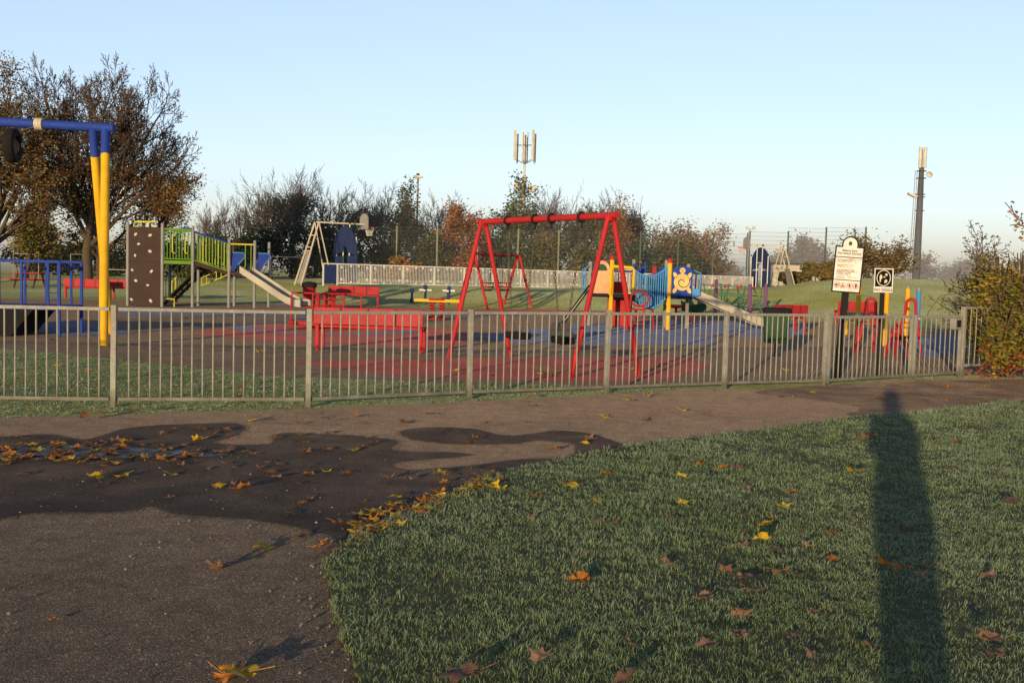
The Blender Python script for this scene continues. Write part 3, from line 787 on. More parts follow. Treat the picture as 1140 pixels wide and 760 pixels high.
# ------------------------------------------------------------------ cableway frame and platform
zf = empty('cableway', (0, 0, 0), 0, 'tall cableway frame with blue crossbeam on yellow legs', 'play equipment')
T1, T2, E0, E1 = A(117.5, 150, 22), A(103.5, 150, 22), A(127, 143, 22), A(-150, 127.5, 22)
m = MB(); m.tube([E0, E1], .095, 16); bmz = m.build('crossbeam', 'blue', zf)
B1_, B2_ = G(115, 386), G(122.5, 372)
for tp, bs in ((T1, B1_), (T2, B2_)):
    j = tp.lerp(bs, .10)
    tp2 = Vector((tp.x, 22, E0.z))
    mm = MB(); mm.tube([tp2, j], .088, 14); sl = mm.build('leg_sleeve', 'blue', zf)
    mm = MB(); mm.tube([j, bs], .085, 14); mm.build('leg', 'yellow', zf)
for dx, off in ((-4.2, 1.6), (-4.2, -1.6)):
    mm = MB(); q = E1.lerp(E0, .02); mm.tube([q, (q.x+.1, 22+off, 0)], .085, 14); mm.build('leg', 'yellow', zf)
rw = A(44, 137, 22)
ax = (E0-E1).normalized()
m = MB()
for k in range(5):
    c = E1.lerp(E0, (rw.x-E1.x)/(E0.x-E1.x))+ax*(k-2)*.03
    m.ring((0, 0, 0), .108, .02, 'x', 16, 6, 0, Matrix.Translation(c))
m.build('rope_wrap', 'cream', bmz)
ty = A(14, 162, 21.8)
tyre = empty('tyre_seat', ty, R(109), 'black tyre seat with white letters hung up by a short rope under the blue beam', 'tyre seat')
m = MB(); m.lathe([(.19, -.09), (.30, -.105), (.335, -.08), (.345, 0), (.335, .08), (.30, .105), (.19, .09), (.21, 0), (.19, -.09)], n=28)
tr = m.build('tyre', 'rubber', tyre); tr.rotation_euler = (R(90), 0, R(-14))
text_mb('OK', .13, 'white', tr, 'tyre_text', Matrix.Translation((.27, .03, .108)))
tp = (c-ty); rp = Matrix.Rotation(-R(109), 3, 'Z') @ tp
m = MB(); m.tube([(0, 0, .2), (rp.x*.5, rp.y*.5, rp.z*.5+.12), rp], .015, 6); m.build('rope', 'chain', tyre)

pl = empty('cableway_platform', (-9.35, 22.2, 0), R(4), 'blue railed starting platform with black sloping underside', 'play equipment')
def vbar(m, x, y, z0, z1, r=.03): m.tube([(x, y, z0), (x, y, z1)], r, 8)
m = MB(); m.box((-2.0, .7, .60), (4.0, 1.5, .07)); m.build('deck', 'blue', pl, .005)
for yy in (0, 1.4):
    m = MB(); m.bar((-4.0, yy, 1.56), (.02, yy, 1.56), .06, .06); m.build('handrail', 'blue', pl, .01)
    for xx in (0, -.22, -.75, -1.2, -1.9, -2.7, -3.5):
        mm = MB(); mm.box((xx, yy, .78 if xx == 0 else 1.08), (.06 if xx == 0 else .045, .06 if xx == 0 else .045, 1.56 if xx == 0 else .92)); mm.build('post', 'blue', pl, .006)
for zz in (.78, .92, 1.06, 1.2, 1.34):
    mm = MB(); mm.tube([(0, .0, zz), (-.22, .0, zz)], .012, 6); mm.build('rung', 'blue', pl)
m = MB(); m.box((-.01, .7, 1.45), (.05, 1.35, .05)); m.build('end_rail', 'blue', pl, .006)
m = MB(); m.prism([(-4, -.02), (-1.0, -.02), (-.52, .56), (-4, .56)], 1.44, Matrix.Translation((0, .71, 0))); m.build('skirt', 'rubber', pl)
mm = MB(); mm.tube([(-.45, 1.3, 0), (-.45, 1.3, .6)], .04, 8); mm.build('support', 'blue', pl)
# ------------------------------------------------------------------ climbing unit
def lpost(root, x, y, h, mat='grey', r=.055, name='post', z0=0):
    m = MB(); m.tube([(x, y, z0-.02), (x, y, h-.03), (x, y, h)], [r, r, r*.6], 12); return m.build(name, mat, root)
def railing(root, a, b, z0a, z0b, hgt, n, mat, r=.016, name='barrier'):
    a, b = Vector((*a, 0)), Vector((*b, 0)); m = MB(); up = Vector((0, 0, 1))
    pa0, pb0, pa1, pb1 = a+up*z0a, b+up*z0b, a+up*(z0a+hgt), b+up*(z0b+hgt)
    m.tube([pa0, pb0], r*1.5, 8); m.tube([pa1, pb1], r*1.5, 8)
    for i in range(n+1):
        t = i/n; m.tube([pa0.lerp(pb0, t), pa1.lerp(pb1, t)], r, 6, False)
    return m.build(name, mat, root)
cu = empty('climbing_unit', (-12.7, 39.0, 0), 0, 'grey posted climbing unit with brown hold wall, green railings and metal slide', 'climbing frame')
# local coordinates, origin at the foot of the wall's right post
P1, P2_, P3, P4, P5 = (-1.30, .15), (0, 0), (.95, .5), (2.15, 1.0), (3.05, 1.2)
Q2, Q3, Q4, Q5 = (-.2, 1.5), (.75, 1.9), (2.0, 2.35), (3.3, 2.45)
for (x, y), h in ((P1, 3.05), (P2_, 3.03), (P3, 2.98), (P4, 2.55), (P5, 2.52)): lpost(cu, x, y, h)
for (x, y), h in ((Q2, 1.7), (Q3, 2.9), (Q4, 1.35), (Q5, 2.5)): lpost(cu, x, y, h, 'grey')
wv = Vector((P2_[0]-P1[0], P2_[1]-P1[1])); wa = math.atan2(wv.y, wv.x)
RW = Matrix.Rotation(wa, 3, 'Z'); mid = Vector(((P1[0]+P2_[0])/2, (P1[1]+P2_[1])/2, 1.45))
wl = MB(); wl.box(mid, (wv.length-.09, .05, 2.84), RW); wall = wl.build('climbing_wall', 'brown', cu, .008)
jn = MB(); jn.box(mid+Vector((0, -.028, .18)), (wv.length-.1, .006, .014), RW); jn.build('joint_line', 'black', wall)
rh = random.Random(5)
for zx, zy in ((97, 152), (163, 155), (111, 200), (163, 235), (95, 258), (82, 331), (170, 335), (99, 384), (153, 405), (79, 479), (167, 483)):
    u = (zx-58)/(215-58)-.5; zz = 2.84-(zy-118)/(500-118)*2.75
    q = mid.copy(); q.z = zz; q += RW @ Vector((u*(wv.length), -.045, 0))
    hm = MB(); k = 8
    prof = [(.0, -.035)]+[(.05*rh.uniform(.7, 1.2), -.02), (.062*rh.uniform(.8, 1.2), .0), (.03, .035), (0, .04)]
    hm.lathe([(r_*1.0, z_) for r_, z_ in prof], n=k)
    h_ = hm.build('climbing_hold', 'cream', wall); h_.location = q; h_.rotation_euler = (R(90), rh.uniform(0, 3), 0); h_.scale = (1.25, .9, .9)
m = MB(); a = Vector((P1[0]+.22, P1[1]-.02, 0)); b = Vector((P2_[0]-.22, P2_[1]+.0, 0))
m.tube([a+Vector((0, 0, 2.88)), a+Vector((.03, 0, 3.06)), b+Vector((-.03, 0, 3.06)), b+Vector((0, 0, 2.88))], .028, 8)
for t in (.33, .66): m.tube([a.lerp(b, t)+Vector((0, 0, 2.88)), a.lerp(b, t)+Vector((0, 0, 3.05))], .022, 6)
m.build('grab_rail', 'lemon', cu)
m = MB(); m.prism([(P2_[0], 0), (P3[0], 0)], .1) if False else None
def deck(root, pts, z, t, mat, name='deck'):
    bm_ = MB(); n = len(pts)
    bm_.add([(x, y, z) for x, y in pts]+[(x, y, z-t) for x, y in pts], [tuple(range(n)), tuple(range(2*n-1, n-1, -1))]+[(i, i+n, (i+1) % n+n, (i+1) % n) for i in range(n)])
    return bm_.build(name, mat, root)
deck(cu, [P1, P2_, P3, Q3, Q2], 1.68, .10, 'wood')
deck(cu, [P4, P5, Q5, Q4], 1.32, .10, 'wood')
MB().bar((P2_[0], P2_[1], 1.63), (P3[0], P3[1], 1.63), .05, .12).build('deck_edge', 'green', cu)
railing(cu, (.06, .03), (.9, .46), 1.75, 1.75, 1.05, 9, 'green')
railing(cu, Q2, Q3, 1.75, 1.75, 1.05, 8, 'green')
railing(cu, (1.0, .52), (2.1, .98), 1.72, 1.36, 1.02, 11, 'green')
railing(cu, (.8, 1.9), (1.95, 2.33), 1.72, 1.36, 1.0, 11, 'lemon')
m = MB(); m.bar((.95, .55, 1.60), (2.15, 1.05, 1.25), .06, .10); m.build('ramp_beam', 'wood', cu)
deck_r = MB(); deck_r.add([(.95, .5, 1.68), (2.15, 1.0, 1.32), (2.0, 2.35, 1.32), (.75, 1.9, 1.68), (.95, .5, 1.6), (2.15, 1.0, 1.24), (2.0, 2.35, 1.24), (.75, 1.9, 1.6)],
    [(0, 1, 2, 3), (7, 6, 5, 4), (0, 4, 5, 1), (1, 5, 6, 2), (2, 6, 7, 3), (3, 7, 4, 0)]); deck_r.build('ramp', 'wood', cu)
MB().tube([(P2_[0]+.02, P2_[1]+.02, 2.83), (P3[0], P3[1], 2.83)], .03, 8).build('top_tube', 'green', cu)
MB().tube([(.55, .32, 2.86), (.95, .5, 2.86)], .035, 8).build('top_tube', 'blue', cu)
MB().tube([(1.0, .52, 2.75), (2.12, .98, 2.4)], .035, 8).build('top_tube', 'blue', cu)
for x0 in (.42, .82):
    m = MB(); yy = x0*.52-.07
    m.tube([(x0, yy, 1.95), (x0-.09, yy-.05, 2.0), (x0-.09, yy-.05, 2.55), (x0, yy, 2.62)], .022, 8); m.build('grab_handle', 'lemon', cu)
# slide end of the unit
MB().tube([(P4[0], P4[1], 2.36), (P5[0], P5[1], 2.36)], .032, 8).build('top_tube', 'lemon', cu)
m = MB(); m.tube([(2.72, 1.12, 1.34), (2.72, 1.12, 2.36)], .02, 8); m.tube([(2.92, 1.17, 1.34), (2.92, 1.17, 2.36)], .02, 8); m.build('barrier', 'green', cu)
for (x, y), s_ in ((P4, 1), (P5, 1)):
    m = MB(); m.prism([(0, 1.35), (.1, 1.35), (.5, 1.95), (.46, 2.05), (.06, 2.05)], .03, Matrix.Translation((x+.05, y+.08, 0)) @ Matrix.Rotation(R(15), 4, 'Z'))
    m.build('slide_panel', 'blue', cu)
    m = MB(); m.tube([(x+.1, y+.08, 2.05), (x+.48, y+.18, 2.05), (x+.55, y+.2, 1.9), (x+.3, y+.13, 1.6)], .022, 8); m.build('grab_handle', 'ltblue', cu)
# slide chute
def chute(root, path, wid, sh, wall_mat, bed_mat, side):
    """path: list of points down the middle; side: horizontal unit vector across"""
    side = Vector(side).normalized(); up = Vector((0, 0, 1))
    bed = MB(); n = len(path); pp = [Vector(p) for p in path]
    vs = []
    for p in pp: vs += [p-side*wid/2, p+side*wid/2]
    bed.add(vs, [(2*i, 2*i+1, 2*i+3, 2*i+2) for i in range(n-1)], True)
    vs = [v-up*.03 for v in vs]; bed.add(vs, [(2*i+2, 2*i+3, 2*i+1, 2*i) for i in range(n-1)], True)
    s_ = bed.build('slide_chute', bed_mat, root)
    for sg in (-1, 1):
        w_ = MB()
        for i in range(n-1):
            a, b = pp[i]+side*sg*(wid/2+.025), pp[i+1]+side*sg*(wid/2+.025)
            o = side*.022
            vs = [a-o-up*.05, a+o-up*.05, a+o+up*sh, a-o+up*sh, b-o-up*.05, b+o-up*.05, b+o+up*sh, b-o+up*sh]
            fs = [(0, 4, 5, 1), (1, 5, 6, 2), (2, 6, 7, 3), (3, 7, 4, 0)]
            if i == 0: fs.append((0, 1, 2, 3))
            if i == n-2: fs.append((7, 6, 5, 4))
            w_.add(vs, fs)
        w_.build('slide_side', wall_mat, s_)
    return s_
def slide_path(a, b, n=14, drop=.22):
    a, b = Vector(a), Vector(b); out = []
    for i in range(n+1):
        t = i/n; z = a.z+(b.z-a.z)*min(1, t/.8) if t < .62 else None
        p = a.lerp(b, t)
        s_ = t*1.18
        z = a.z+(b.z-a.z)*(s_ if s_ < .78 else .78+.22*(1-(1-min(1, (s_-.78)/.40))**2))
        p.z = z; out.append(p)
    return out
chute(cu, slide_path((2.75, 1.05, 1.36), (5.35, -.75, .22)), .5, .20, 'slide', 'steel', (.55, .83, 0))
# stairs and yellow banisters behind
st = []
m = MB()
for i in range(7): m.box((.85-.0*i-.22*i, 1.95+.05*i+.35, 1.50-.23*i), (.24, .8, .04))
m.build('stair_treads', 'wood', cu)
for yy in (1.95, 2.75):
    mm = MB(); mm.bar((.95, yy, 1.55), (-.65, yy+.2, -.02), .05, .12); mm.build('stair_stringer', 'wood', cu)
railing(cu, (.85, 1.92), (-.7, 2.1), 1.55, .05, .82, 10, 'lemon', name='banister')
railing(cu, (.9, 2.8), (-.6, 3.0), 1.55, .05, .82, 10, 'lemon', name='banister')
railing(cu, (1.0, 1.5), (1.95, 2.0), .78, 1.25, .3, 6, 'lemon', name='banister')
m = MB(); m.tube([(.35, .3, .0), (.35, .3, .3), (.0, .12, .3)], .028, 8); m.build('foot_rail', 'lemon', cu)

# ------------------------------------------------------------------ benches, table, bins
def bench(p, rz, label, L_=2.12):
    b = empty('park_bench', p, rz, label, 'bench', 'red steel benches around the playground')
    for sx in (-1, 1):
        m = MB(); x = sx*(L_/2-.06)
        m.box((x, -.22, .24), (.07, .07, .48)); m.box((x, .2, .30), (.07, .07, .60)); m.box((x, 0, .44), (.06, .42, .06)); m.box((x, .22, .66), (.05, .06, .36))
        m.build('leg_frame', 'red', b, .008)
    m = MB(); m.box((0, -.02, .47), (L_, .44, .05)); m.build('seat', 'red', b, .012)
    m = MB(); m.box((0, .26, .675), (L_, .045, .33)); bk = m.build('backrest', 'redmesh', b, .012)
    for k in (-.5, 0, .5): MB().box((k*L_*.5*1.0, .2845, .675), (.022, .006, .31)).build('panel_seam', 'black', bk)
    return b
q0, q1 = G(476, 392), G(353, 388)
bench((q0+q1)/2-Vector((0, .23, 0)), math.atan2(q0.y-q1.y, q0.x-q1.x)+math.pi, 'red steel bench seen from behind beside the roundabout')
b = A(394, 340, 45); bench((b.x, 45, 0), R(186), 'red steel bench in front of the white railings, facing the roundabout', 2.1)
b = A(100, 333, 45); bench((b.x-.2, 45.3, 0), R(172), 'red steel bench below the big trees, partly behind the yellow legs', 1.9)
b = A(128, 333, 45.6); bench((b.x+.5, 46.2, 0), R(176), 'red steel bench below the big trees, ending behind the brown climbing wall', 1.9)
b = A(874, 366, 33); bench((b.x, 33, 0), R(205), 'red steel bench beyond the green litter bin', 1.25)
b = A(1000, 365, 41); bench((b.x-1.6, 41.2, 0), R(180), 'low red bench past the fitness arches, mostly hidden by the gate', 1.5)
def tpt(px, py, Y): q = A(px, py, Y); return (q.x, Y, H(q.x, Y))
t = empty('picnic_table', tpt(33, 322, 55.5), R(-12), 'red topped picnic table on the grass below the autumn trees', 'picnic table')
m = MB()
for k in range(5): m.box((0, -.3+k*.15, .75), (1.6, .14, .045))
m.build('table_top', 'red', t, .006)
for sy in (-1, 1):
    MB().box((0, sy*.72, .45), (1.75, .28, .045)).build('bench_seat', 'red', t, .008)
for sx in (-1, 1):
    m = MB(); m.bar((sx*.55, -.5, 0), (sx*.55, -.2, .73), .08, .05); m.bar((sx*.55, .5, 0), (sx*.55, .2, .73), .08, .05); m.bar((sx*.55, -.78, .40), (sx*.55, .78, .40), .08, .05); m.build('leg_frame', 'wood', t)
t = empty('picnic_table', tpt(130, 310, 62), R(5), 'plain grey table on the grass, just left of the brown climbing wall', 'picnic table')
MB().box((0, 0, .75), (1.7, .8, .05)).build('table_top', 'galv', t, .006)
for sx in (-1, 1): MB().box((sx*.6, 0, .37), (.07, .5, .74)).build('leg', 'galv', t)
# white football goals on the far grass
def goal_post(p, w_, label, gm='white'):
    g = empty('football_goal', p, R(4), label, 'goal', 'small goals on the far grass')
    m = MB(); m.tube([(-w_/2, 0, 0), (-w_/2, 0, 1.5), (w_/2, 0, 1.5), (w_/2, 0, 0)], .03, 8); m.build('goal_frame', gm, g)
    m = MB(); m.tube([(-w_/2, 0, 1.5), (-w_/2, .9, 0), (w_/2, .9, 0), (w_/2, 0, 1.5)], .02, 6); m.build('back_brace', 'bark', g)
goal_post(tpt(29, 305, 66), 1.5, 'small pale goal frame on the grass behind the red picnic table', 'galv')
goal_post(tpt(88, 305, 66), 1.0, 'narrow grey goal frame beside the big tree trunk', 'galv')
goal_post(tpt(318, 318, 62), 1.7, 'faint grey goal frame in front of the dark hedge, above the slide', 'mast')
rb = empty('litter_bin', (A(344, 340, 42).x, 42, 0), 0, 'red round litter bin with black lid beside the slide', 'bin')
m = MB(); m.lathe([(.0, .0), (.2, 0), (.23, .05), (.25, .82), (0, .82)], n=20); m.build('body', 'dkred', rb)
m = MB(); m.lathe([(.29, .80), (.30, .95), (.24, 1.0), (0, 1.03)], n=20); m.build('lid', 'black', rb)
gb = G(863, 398)
gbn = empty('litter_bin', gb, R(-14), 'dark green litter bin with black rim on a thin post', 'bin')
m = MB(); m.tube([(0, .0, 0), (0, 0, .55)], .035, 10); m.build('post', 'black', gbn)
m = MB(); m.box((0, 0, .01), (.3, .3, .02)); m.build('base_plate', 'galv', gbn)
m = MB(); N8 = 20
def rrect(w_, d_, r_, n=5):
    o = []
    for cx, cy, a0 in ((w_/2-r_, d_/2-r_, 0), (-w_/2+r_, d_/2-r_, 90), (-w_/2+r_, -d_/2+r_, 180), (w_/2-r_, -d_/2+r_, 270)):
        for i in range(n): a = R(a0+90*i/(n-1)); o.append((cx+r_*math.cos(a), cy+r_*math.sin(a)))
    return o
def loft(m, secs, mi=0):
    n = len(secs[0][0]); vs = [(x, y, z) for poly, z in secs for x, y in poly]
    m.add(vs, [(i*n+k, i*n+(k+1) % n, (i+1)*n+(k+1) % n, (i+1)*n+k) for i in range(len(secs)-1) for k in range(n)], True, mi)
    m.add([vs[k] for k in range(n)], [tuple(range(n))[::-1]], False, mi); m.add([vs[-n+k] for k in range(n)], [tuple(range(n))], False, mi)
loft(m, [(rrect(.44, .36, .08), .30), (rrect(.50, .42, .08), .36), (rrect(.54, .44, .08), .92)]); m.build('body', 'dkgreen', gbn)
m = MB(); loft(m, [(rrect(.57, .47, .08), .90), (rrect(.57, .47, .08), 1.0), (rrect(.47, .37, .07), 1.03)]); m.build('rim', 'black', gbn)

# ------------------------------------------------------------------ roundabout
ra = empty('roundabout', RC+Vector((0, 0, .02)), R(20), 'red rimmed roundabout with grey deck and bent handrails', 'roundabout')
m = MB(); m.lathe([(0, .19), (.86, .19), (.88, .185)], n=40); m.build('deck', 'grey', ra)
m = MB(); m.lathe([(.88, .20), (.95, .20), (.97, .16), (.95, .10), (.82, .09), (0, .09)], n=40); m.build('rim', 'red', ra)
m = MB(); m.lathe([(.1, .0), (.1, .1)], n=16); m.build('spindle', 'black', ra)
for k in range(4):
    a = k*math.pi/2; c, s_ = math.cos(a), math.sin(a)
    T = Matrix.Rotation(a, 4, 'Z')
    m = MB(); m.tube([T @ Vector(v) for v in ((.84, -.38, .18), (.84, -.38, .82), (.82, -.32, .9), (.25, -.05, .9), (.18, -.02, .84), (.18, -.02, .18))], .024, 8)
    m.build('handrail', 'red', ra)
m = MB()
for z in (.45, .6, .75): m.tube([(-.4, -.3, z), (.4, -.3, z)], .02, 8)
for x in (-.4, -.1, .1, .4): m.tube([(x, -.3, .18), (x, -.3, .9)], .022, 8)
m.tube([(-.4, -.3, .9), (.4, -.3, .9)], .024, 8); m.build('grip_panel', 'red', ra)

# ------------------------------------------------------------------ spring seesaw and small play pieces
sp = empty('spring_seesaw', G(486, 356), R(-6), 'yellow beam spring seesaw with dark animal seats by the grass bank', 'seesaw')
m = MB(); m.box((0, 0, .62), (1.5, .16, .10)); m.box((0, 0, .66), (.5, .3, .06), mi=1); m.build('beam', ['yellow', 'dkred'], sp, .02)
for x in (-.16, .16):
    m = MB(); pts = [(x+.075*math.cos(k*.7), .075*math.sin(k*.7), .05+.52*k/50) for k in range(51)]; m.tube(pts, .026, 6); m.build('spring', 'red', sp)
MB().box((0, 0, .025), (.6, .3, .05)).build('base_plate', 'red', sp)
for sx in (-1, 1):
    for xx, hh in ((sx*.82, 1), (sx*.38, 1.12)):
        m = MB(); m.prism([(xx-.07, .55), (xx+.05*1, .5), (xx+.03, .72), (xx+.07*sx, .95*hh), (xx+.0, 1.0*hh), (xx-.05*sx, .92*hh)], .10, Matrix.Translation((0, 0, 0))); m.build('seat_back', 'navy', sp, .01)
    m = MB(); m.tube([(sx*.38, -.2, .94), (sx*.38, .2, .94)], .03, 8); m.tube([(sx*.38-.2, 0, .95), (sx*.38+.2, 0, .95)], .035, 8); m.build('handle', 'white', sp)
lp = empty('leaning_pole', G(623, 378), R(28), 'black slanting pole with a pale stripe on a grey base, behind the large swing', 'play equipment')
m = MB(); m.box((.02, 0, .12), (.42, .5, .24)); m.prism([(-.2, .24), (.24, .24), (.14, .42), (-.08, .42)], .44); m.build('base', 'mast', lp, .02)
e = Vector((1.05, .35, 1.32))
m = MB(); m.tube([(0, 0, .3), e], .05, 10); plm = m.build('pole', 'black', lp)
m = MB(); o = Vector((-.012, -.05, .012)); m.bar(Vector((.05, .02, .37))+o, e*.98+Vector((0, 0, .006))+o, .022, .012); m.build('pale_stripe', 'cream', plm)
# red ladder arch / talk post under the left deck of the tower
ld = empty('crawl_frame', G(707, 368), R(12), 'small red tubular climbing frame with looped top under the rope bridge', 'climbing frame')
for sx in (-1, 1):
    m = MB(); m.tube([(sx*.26, 0, 0), (sx*.26, 0, .62), (sx*.22, 0, .7)], .032, 8); m.build('upright', 'red', ld)
    m = MB(); m.tube([(sx*.26+.55, .7, 0), (sx*.26+.5, .7, .6), (sx*.26+.0, 0, .66)], .03, 8); m.build('rear_upright', 'dkred', ld)
for z in (.2, .42, .62):
    m = MB(); m.tube([(-.26, 0, z), (.26, 0, z)], .026, 8); m.build('rung', 'red', ld)
m = MB(); m.tube([(.1+.27*math.cos(a)*(1 if abs(math.cos(a)) < .9 else 1), 0, .93+.22*math.sin(a)) for a in [i*math.pi/10 for i in range(20)]], .03, 8, False, 0, True); m.build('loop_handle', 'red', ld)
for k, (px, py, Y_) in enumerate(((752, 360, 37), (772, 361, 37))):
    q = A(px, py, Y_)
    if k == 0:
        s_ = empty('stool', (q.x, Y_, 0), 0, 'small round red stool between the yellow post and the slide', 'stool')
        m = MB(); m.lathe([(.05, 0), (.05, .52), (.24, .54), (.26, .6), (.22, .64), (0, .64)], n=20); m.build('seat', 'red', s_)
    else:
        s_ = empty('spring_rider', (q.x, Y_, 0), 0, 'dark green leaf shaped spring rider on a red spring, left of the slide', 'spring rider')
        m = MB(); m.tube([(.07*math.cos(i*.7), .07*math.sin(i*.7), .02+.4*i/40) for i in range(41)], .028, 6); m.build('spring', 'dkred', s_)
        m = MB(); m.prism([(-.4, .42), (.3, .4), (.42, .6), (.36, .85), (.2, .7), (.0, .66), (-.15, .9), (-.28, .72), (-.46, .8)], .18); m.build('body', 'dkgreen', s_, .02)
        m = MB(); m.tube([(.15, -.22, .82), (.15, .22, .82)], .025, 8); m.build('handle', 'black', s_)

# ------------------------------------------------------------------ bridge tower with slide
bt = empty('play_tower', (A(678, 380, 32.5).x, 32.3, 0), R(-3), 'blue and yellow play tower with sagging bridge, turtle panel and cream slide', 'climbing frame')
def ypost(x, y, h):
    m = MB(); m.tube([(x, y, -.02), (x, y, h)], .07, 14); p_ = m.build('post', 'yellow', bt)
    m = MB(); m.lathe([(.078, h-.05), (.078, h+.04), (.06, h+.08), (0, h+.09)], (x, y, 0), 14); m.build('cap', 'red', p_)
DK = 1.02
ypost(0, 0, 2.1); ypost(1.72, 0, 2.05)
for x, y, h in ((-.62, 1.2, 2.0), (.72, 1.2, 2.1), (1.72, 1.2, 2.1), (2.4, 1.2, 2.0)):
    m = MB(); m.tube([(x, y, 0), (x, y, h)], .06, 12); m.build('post', 'grey', bt)
deck(bt, [(-.68, -.05), (.72, -.05), (.72, 1.25), (-.68, 1.25)], DK, .09, 'black')
deck(bt, [(1.62, -.05), (2.42, -.05), (2.42, 1.25), (1.62, 1.25)], DK, .09, 'black')
# peach panel with rounded top and a green bubble
o = [(-.55, DK+.02), (-.07, DK+.02), (-.07, DK+.78)]+[(-.31+.24*math.cos(a), DK+.78+.22*math.sin(a)) for a in [i*math.pi/10 for i in range(1, 10)]]+[(-.55, DK+.78)]
pk = MB().prism(o, .05, Matrix.Translation((0, -.03, 0))).build('play_panel', 'pink', bt, .006)
m = MB(); m.prism([(-.31+.17*math.cos(a), DK+.70+.2*math.sin(a)) for a in [i*math.pi/10 for i in range(11)]], .02, Matrix.Translation((0, -.056, 0))); m.build('window_bubble', 'dkgreen', pk)
for x, z, w2, h2 in ((-.42, .50, .14, .12), (-.20, .50, .14, .12), (-.42, .28, .14, .14), (-.20, .28, .14, .14)):
    m = MB(); cx, cz = x, DK+z
    m.tube([(cx-w2/2, -.06, cz-h2/2), (cx+w2/2, -.06, cz-h2/2), (cx+w2/2, -.06, cz+h2/2), (cx-w2/2, -.06, cz+h2/2)], .009, 5, False, 0, True); m.build('relief_frame', 'ochre', pk)
m = MB(); m.ring((-.20, -.058, DK+.5), .05, .008, 'y', 16, 5); m.build('relief_ring', 'ochre', pk)
# yellow door hoop and posts
m = MB(); m.tube([(.0, -.02, 1.86), (.6, -.02, 1.83), (.66, -.02, 1.76), (.64, -.02, 1.02)], .045, 12); m.build('door_hoop', 'yellow', bt)
m = MB(); m.tube([(-.03, -.07, 1.0), (-.03, -.07, 1.75), (.03, -.07, 1.8)], .05, 10); m.build('door_jamb', 'yellow', bt)
railing(bt, (.08, 1.2), (.68, 1.2), DK+.03, DK+.03, .72, 7, 'white', .014)
railing(bt, (-.62, 1.2), (.02, 1.2), DK+.03, DK+.03, .72, 6, 'blue', .014)
m = MB(); m.box((.3, 1.16, DK+.2), (.45, .03, .35)); m.build('rear_panel', 'dkred', bt)
m = MB(); m.tube([(-.66, -.04, DK+.02), (-.78, -.06, DK+.05), (-.80, -.06, DK+.75), (-.66, -.04, DK+.86)], .025, 8); m.build('grab_handle', 'ltblue', bt); m = MB(); m.tube([(-.66, .1, DK+.02), (-.85, .1, DK+.06), (-.87, .1, DK+.72), (-.66, .1, DK+.82)], .025, 8); m.build('grab_handle', 'ltblue', bt)
m = MB(); m.box((.28, .9, .5), (.7, .04, .95)); m.build('under_panel', 'dkred', bt, .01)
# sagging bridge
def sag(t, a=1.02, b=1.02, s_=.36): return a+(b-a)*t-4*s_*t*(1-t)
m = MB()
for i in range(9):
    t = (i+.5)/9; x = .72+.9*t; m.box((x, .6, sag(t)-.04), (.088, 1.1, .045))
m.build('bridge_planks', 'blue', bt)
for yy, mt in ((.02, 'ltblue'), (1.18, 'blue')):
    m = MB(); tp = [(.66+1.0*t, yy, sag(t, 1.78, 1.9, .24)) for t in [i/15 for i in range(16)]]; bt_ = [(.66+1.0*t, yy, sag(t)-.03) for t in [i/15 for i in range(16)]]
    m.tube(tp, .028, 8); m.tube(bt_, .026, 8)
    for i in range(1, 16, 1): m.tube([bt_[i], tp[i]], .023, 6, False)
    m.build('bridge_side', mt, bt)
m = MB(); m.tube([(.64, .02, 1.05), (.66, .02, 1.95)], .05, 8); m.build('bridge_post', 'blue', bt)
m = MB(); m.prism([(.75, 1.75), (.98, 1.60), (1.1, 1.75), (1.1, 2.08), (1.02, 1.9)], .03, Matrix.Translation((0, 1.25, 0))); m.build('rear_crest', 'blue', bt)
m = MB(); m.box((1.35, 1.18, 1.65), (.12, .04, .5)); m.build('rear_marker', 'dkred', bt)
# turtle panel
o = [(1.78, DK), (2.40, DK), (2.40, DK+.72)]+[(2.09+.31*math.cos(a), DK+.72+.18*math.sin(a)) for a in [i*math.pi/12 for i in range(1, 12)]]+[(1.78, DK+.72)]
tpn = MB().prism(o, .05, Matrix.Translation((0, -.05, 0))).build('turtle_panel', 'blue', bt, .006)
def oval(cx, cz, a, b, n=20, rot=0):
    return [(cx+a*math.cos(t_)*math.cos(rot)-b*math.sin(t_)*math.sin(rot), cz+a*math.cos(t_)*math.sin(rot)+b*math.sin(t_)*math.cos(rot)) for t_ in [i*2*math.pi/n for i in range(n)]]
T = Matrix.Translation((0, -.080, 0)); m = MB()
m.prism(oval(2.09, DK+.42, .245, .25, 28), .006, T); m.prism(oval(2.09, DK+.765, .085, .085), .006, T)
for x, z, r_ in ((1.88, .64, R(-45)), (2.30, .64, R(45)), (1.88, .20, R(45)), (2.30, .2, R(-45))): m.prism(oval(x, DK+z-.02, .055, .10, 16, r_ if False else -r_*.6), .006, T)
m.prism([(2.05, DK+.6), (2.13, DK+.6), (2.13, DK+.72), (2.05, DK+.72)], .005, T)
tt = m.build('turtle_inlay', 'ochre', tpn)
m = MB(); m.tube([(2.10+(.025+.030*a/1.0)*math.cos(a)*.95, -.088, DK+.43+(.025+.030*a/1.0)*math.sin(a)*.95) for a in [i*.28 for i in range(0, 25)]], .013, 6); m.build('shell_spiral', 'navy', tpn)
m = MB()
for x in (2.06, 2.12): m.prism(oval(x, DK+.785, .014, .018, 10), .006, Matrix.Translation((0, -.086, 0)))
m.prism(oval(2.09, DK+.735, .035, .006, 10), .006, Matrix.Translation((0, -.086, 0))); m.build('turtle_face', 'navy', tpn)
MB().box((1.70, -.02, DK+.4), (.14, .06, .85)).build('side_panel', 'ltblue', bt, .01)
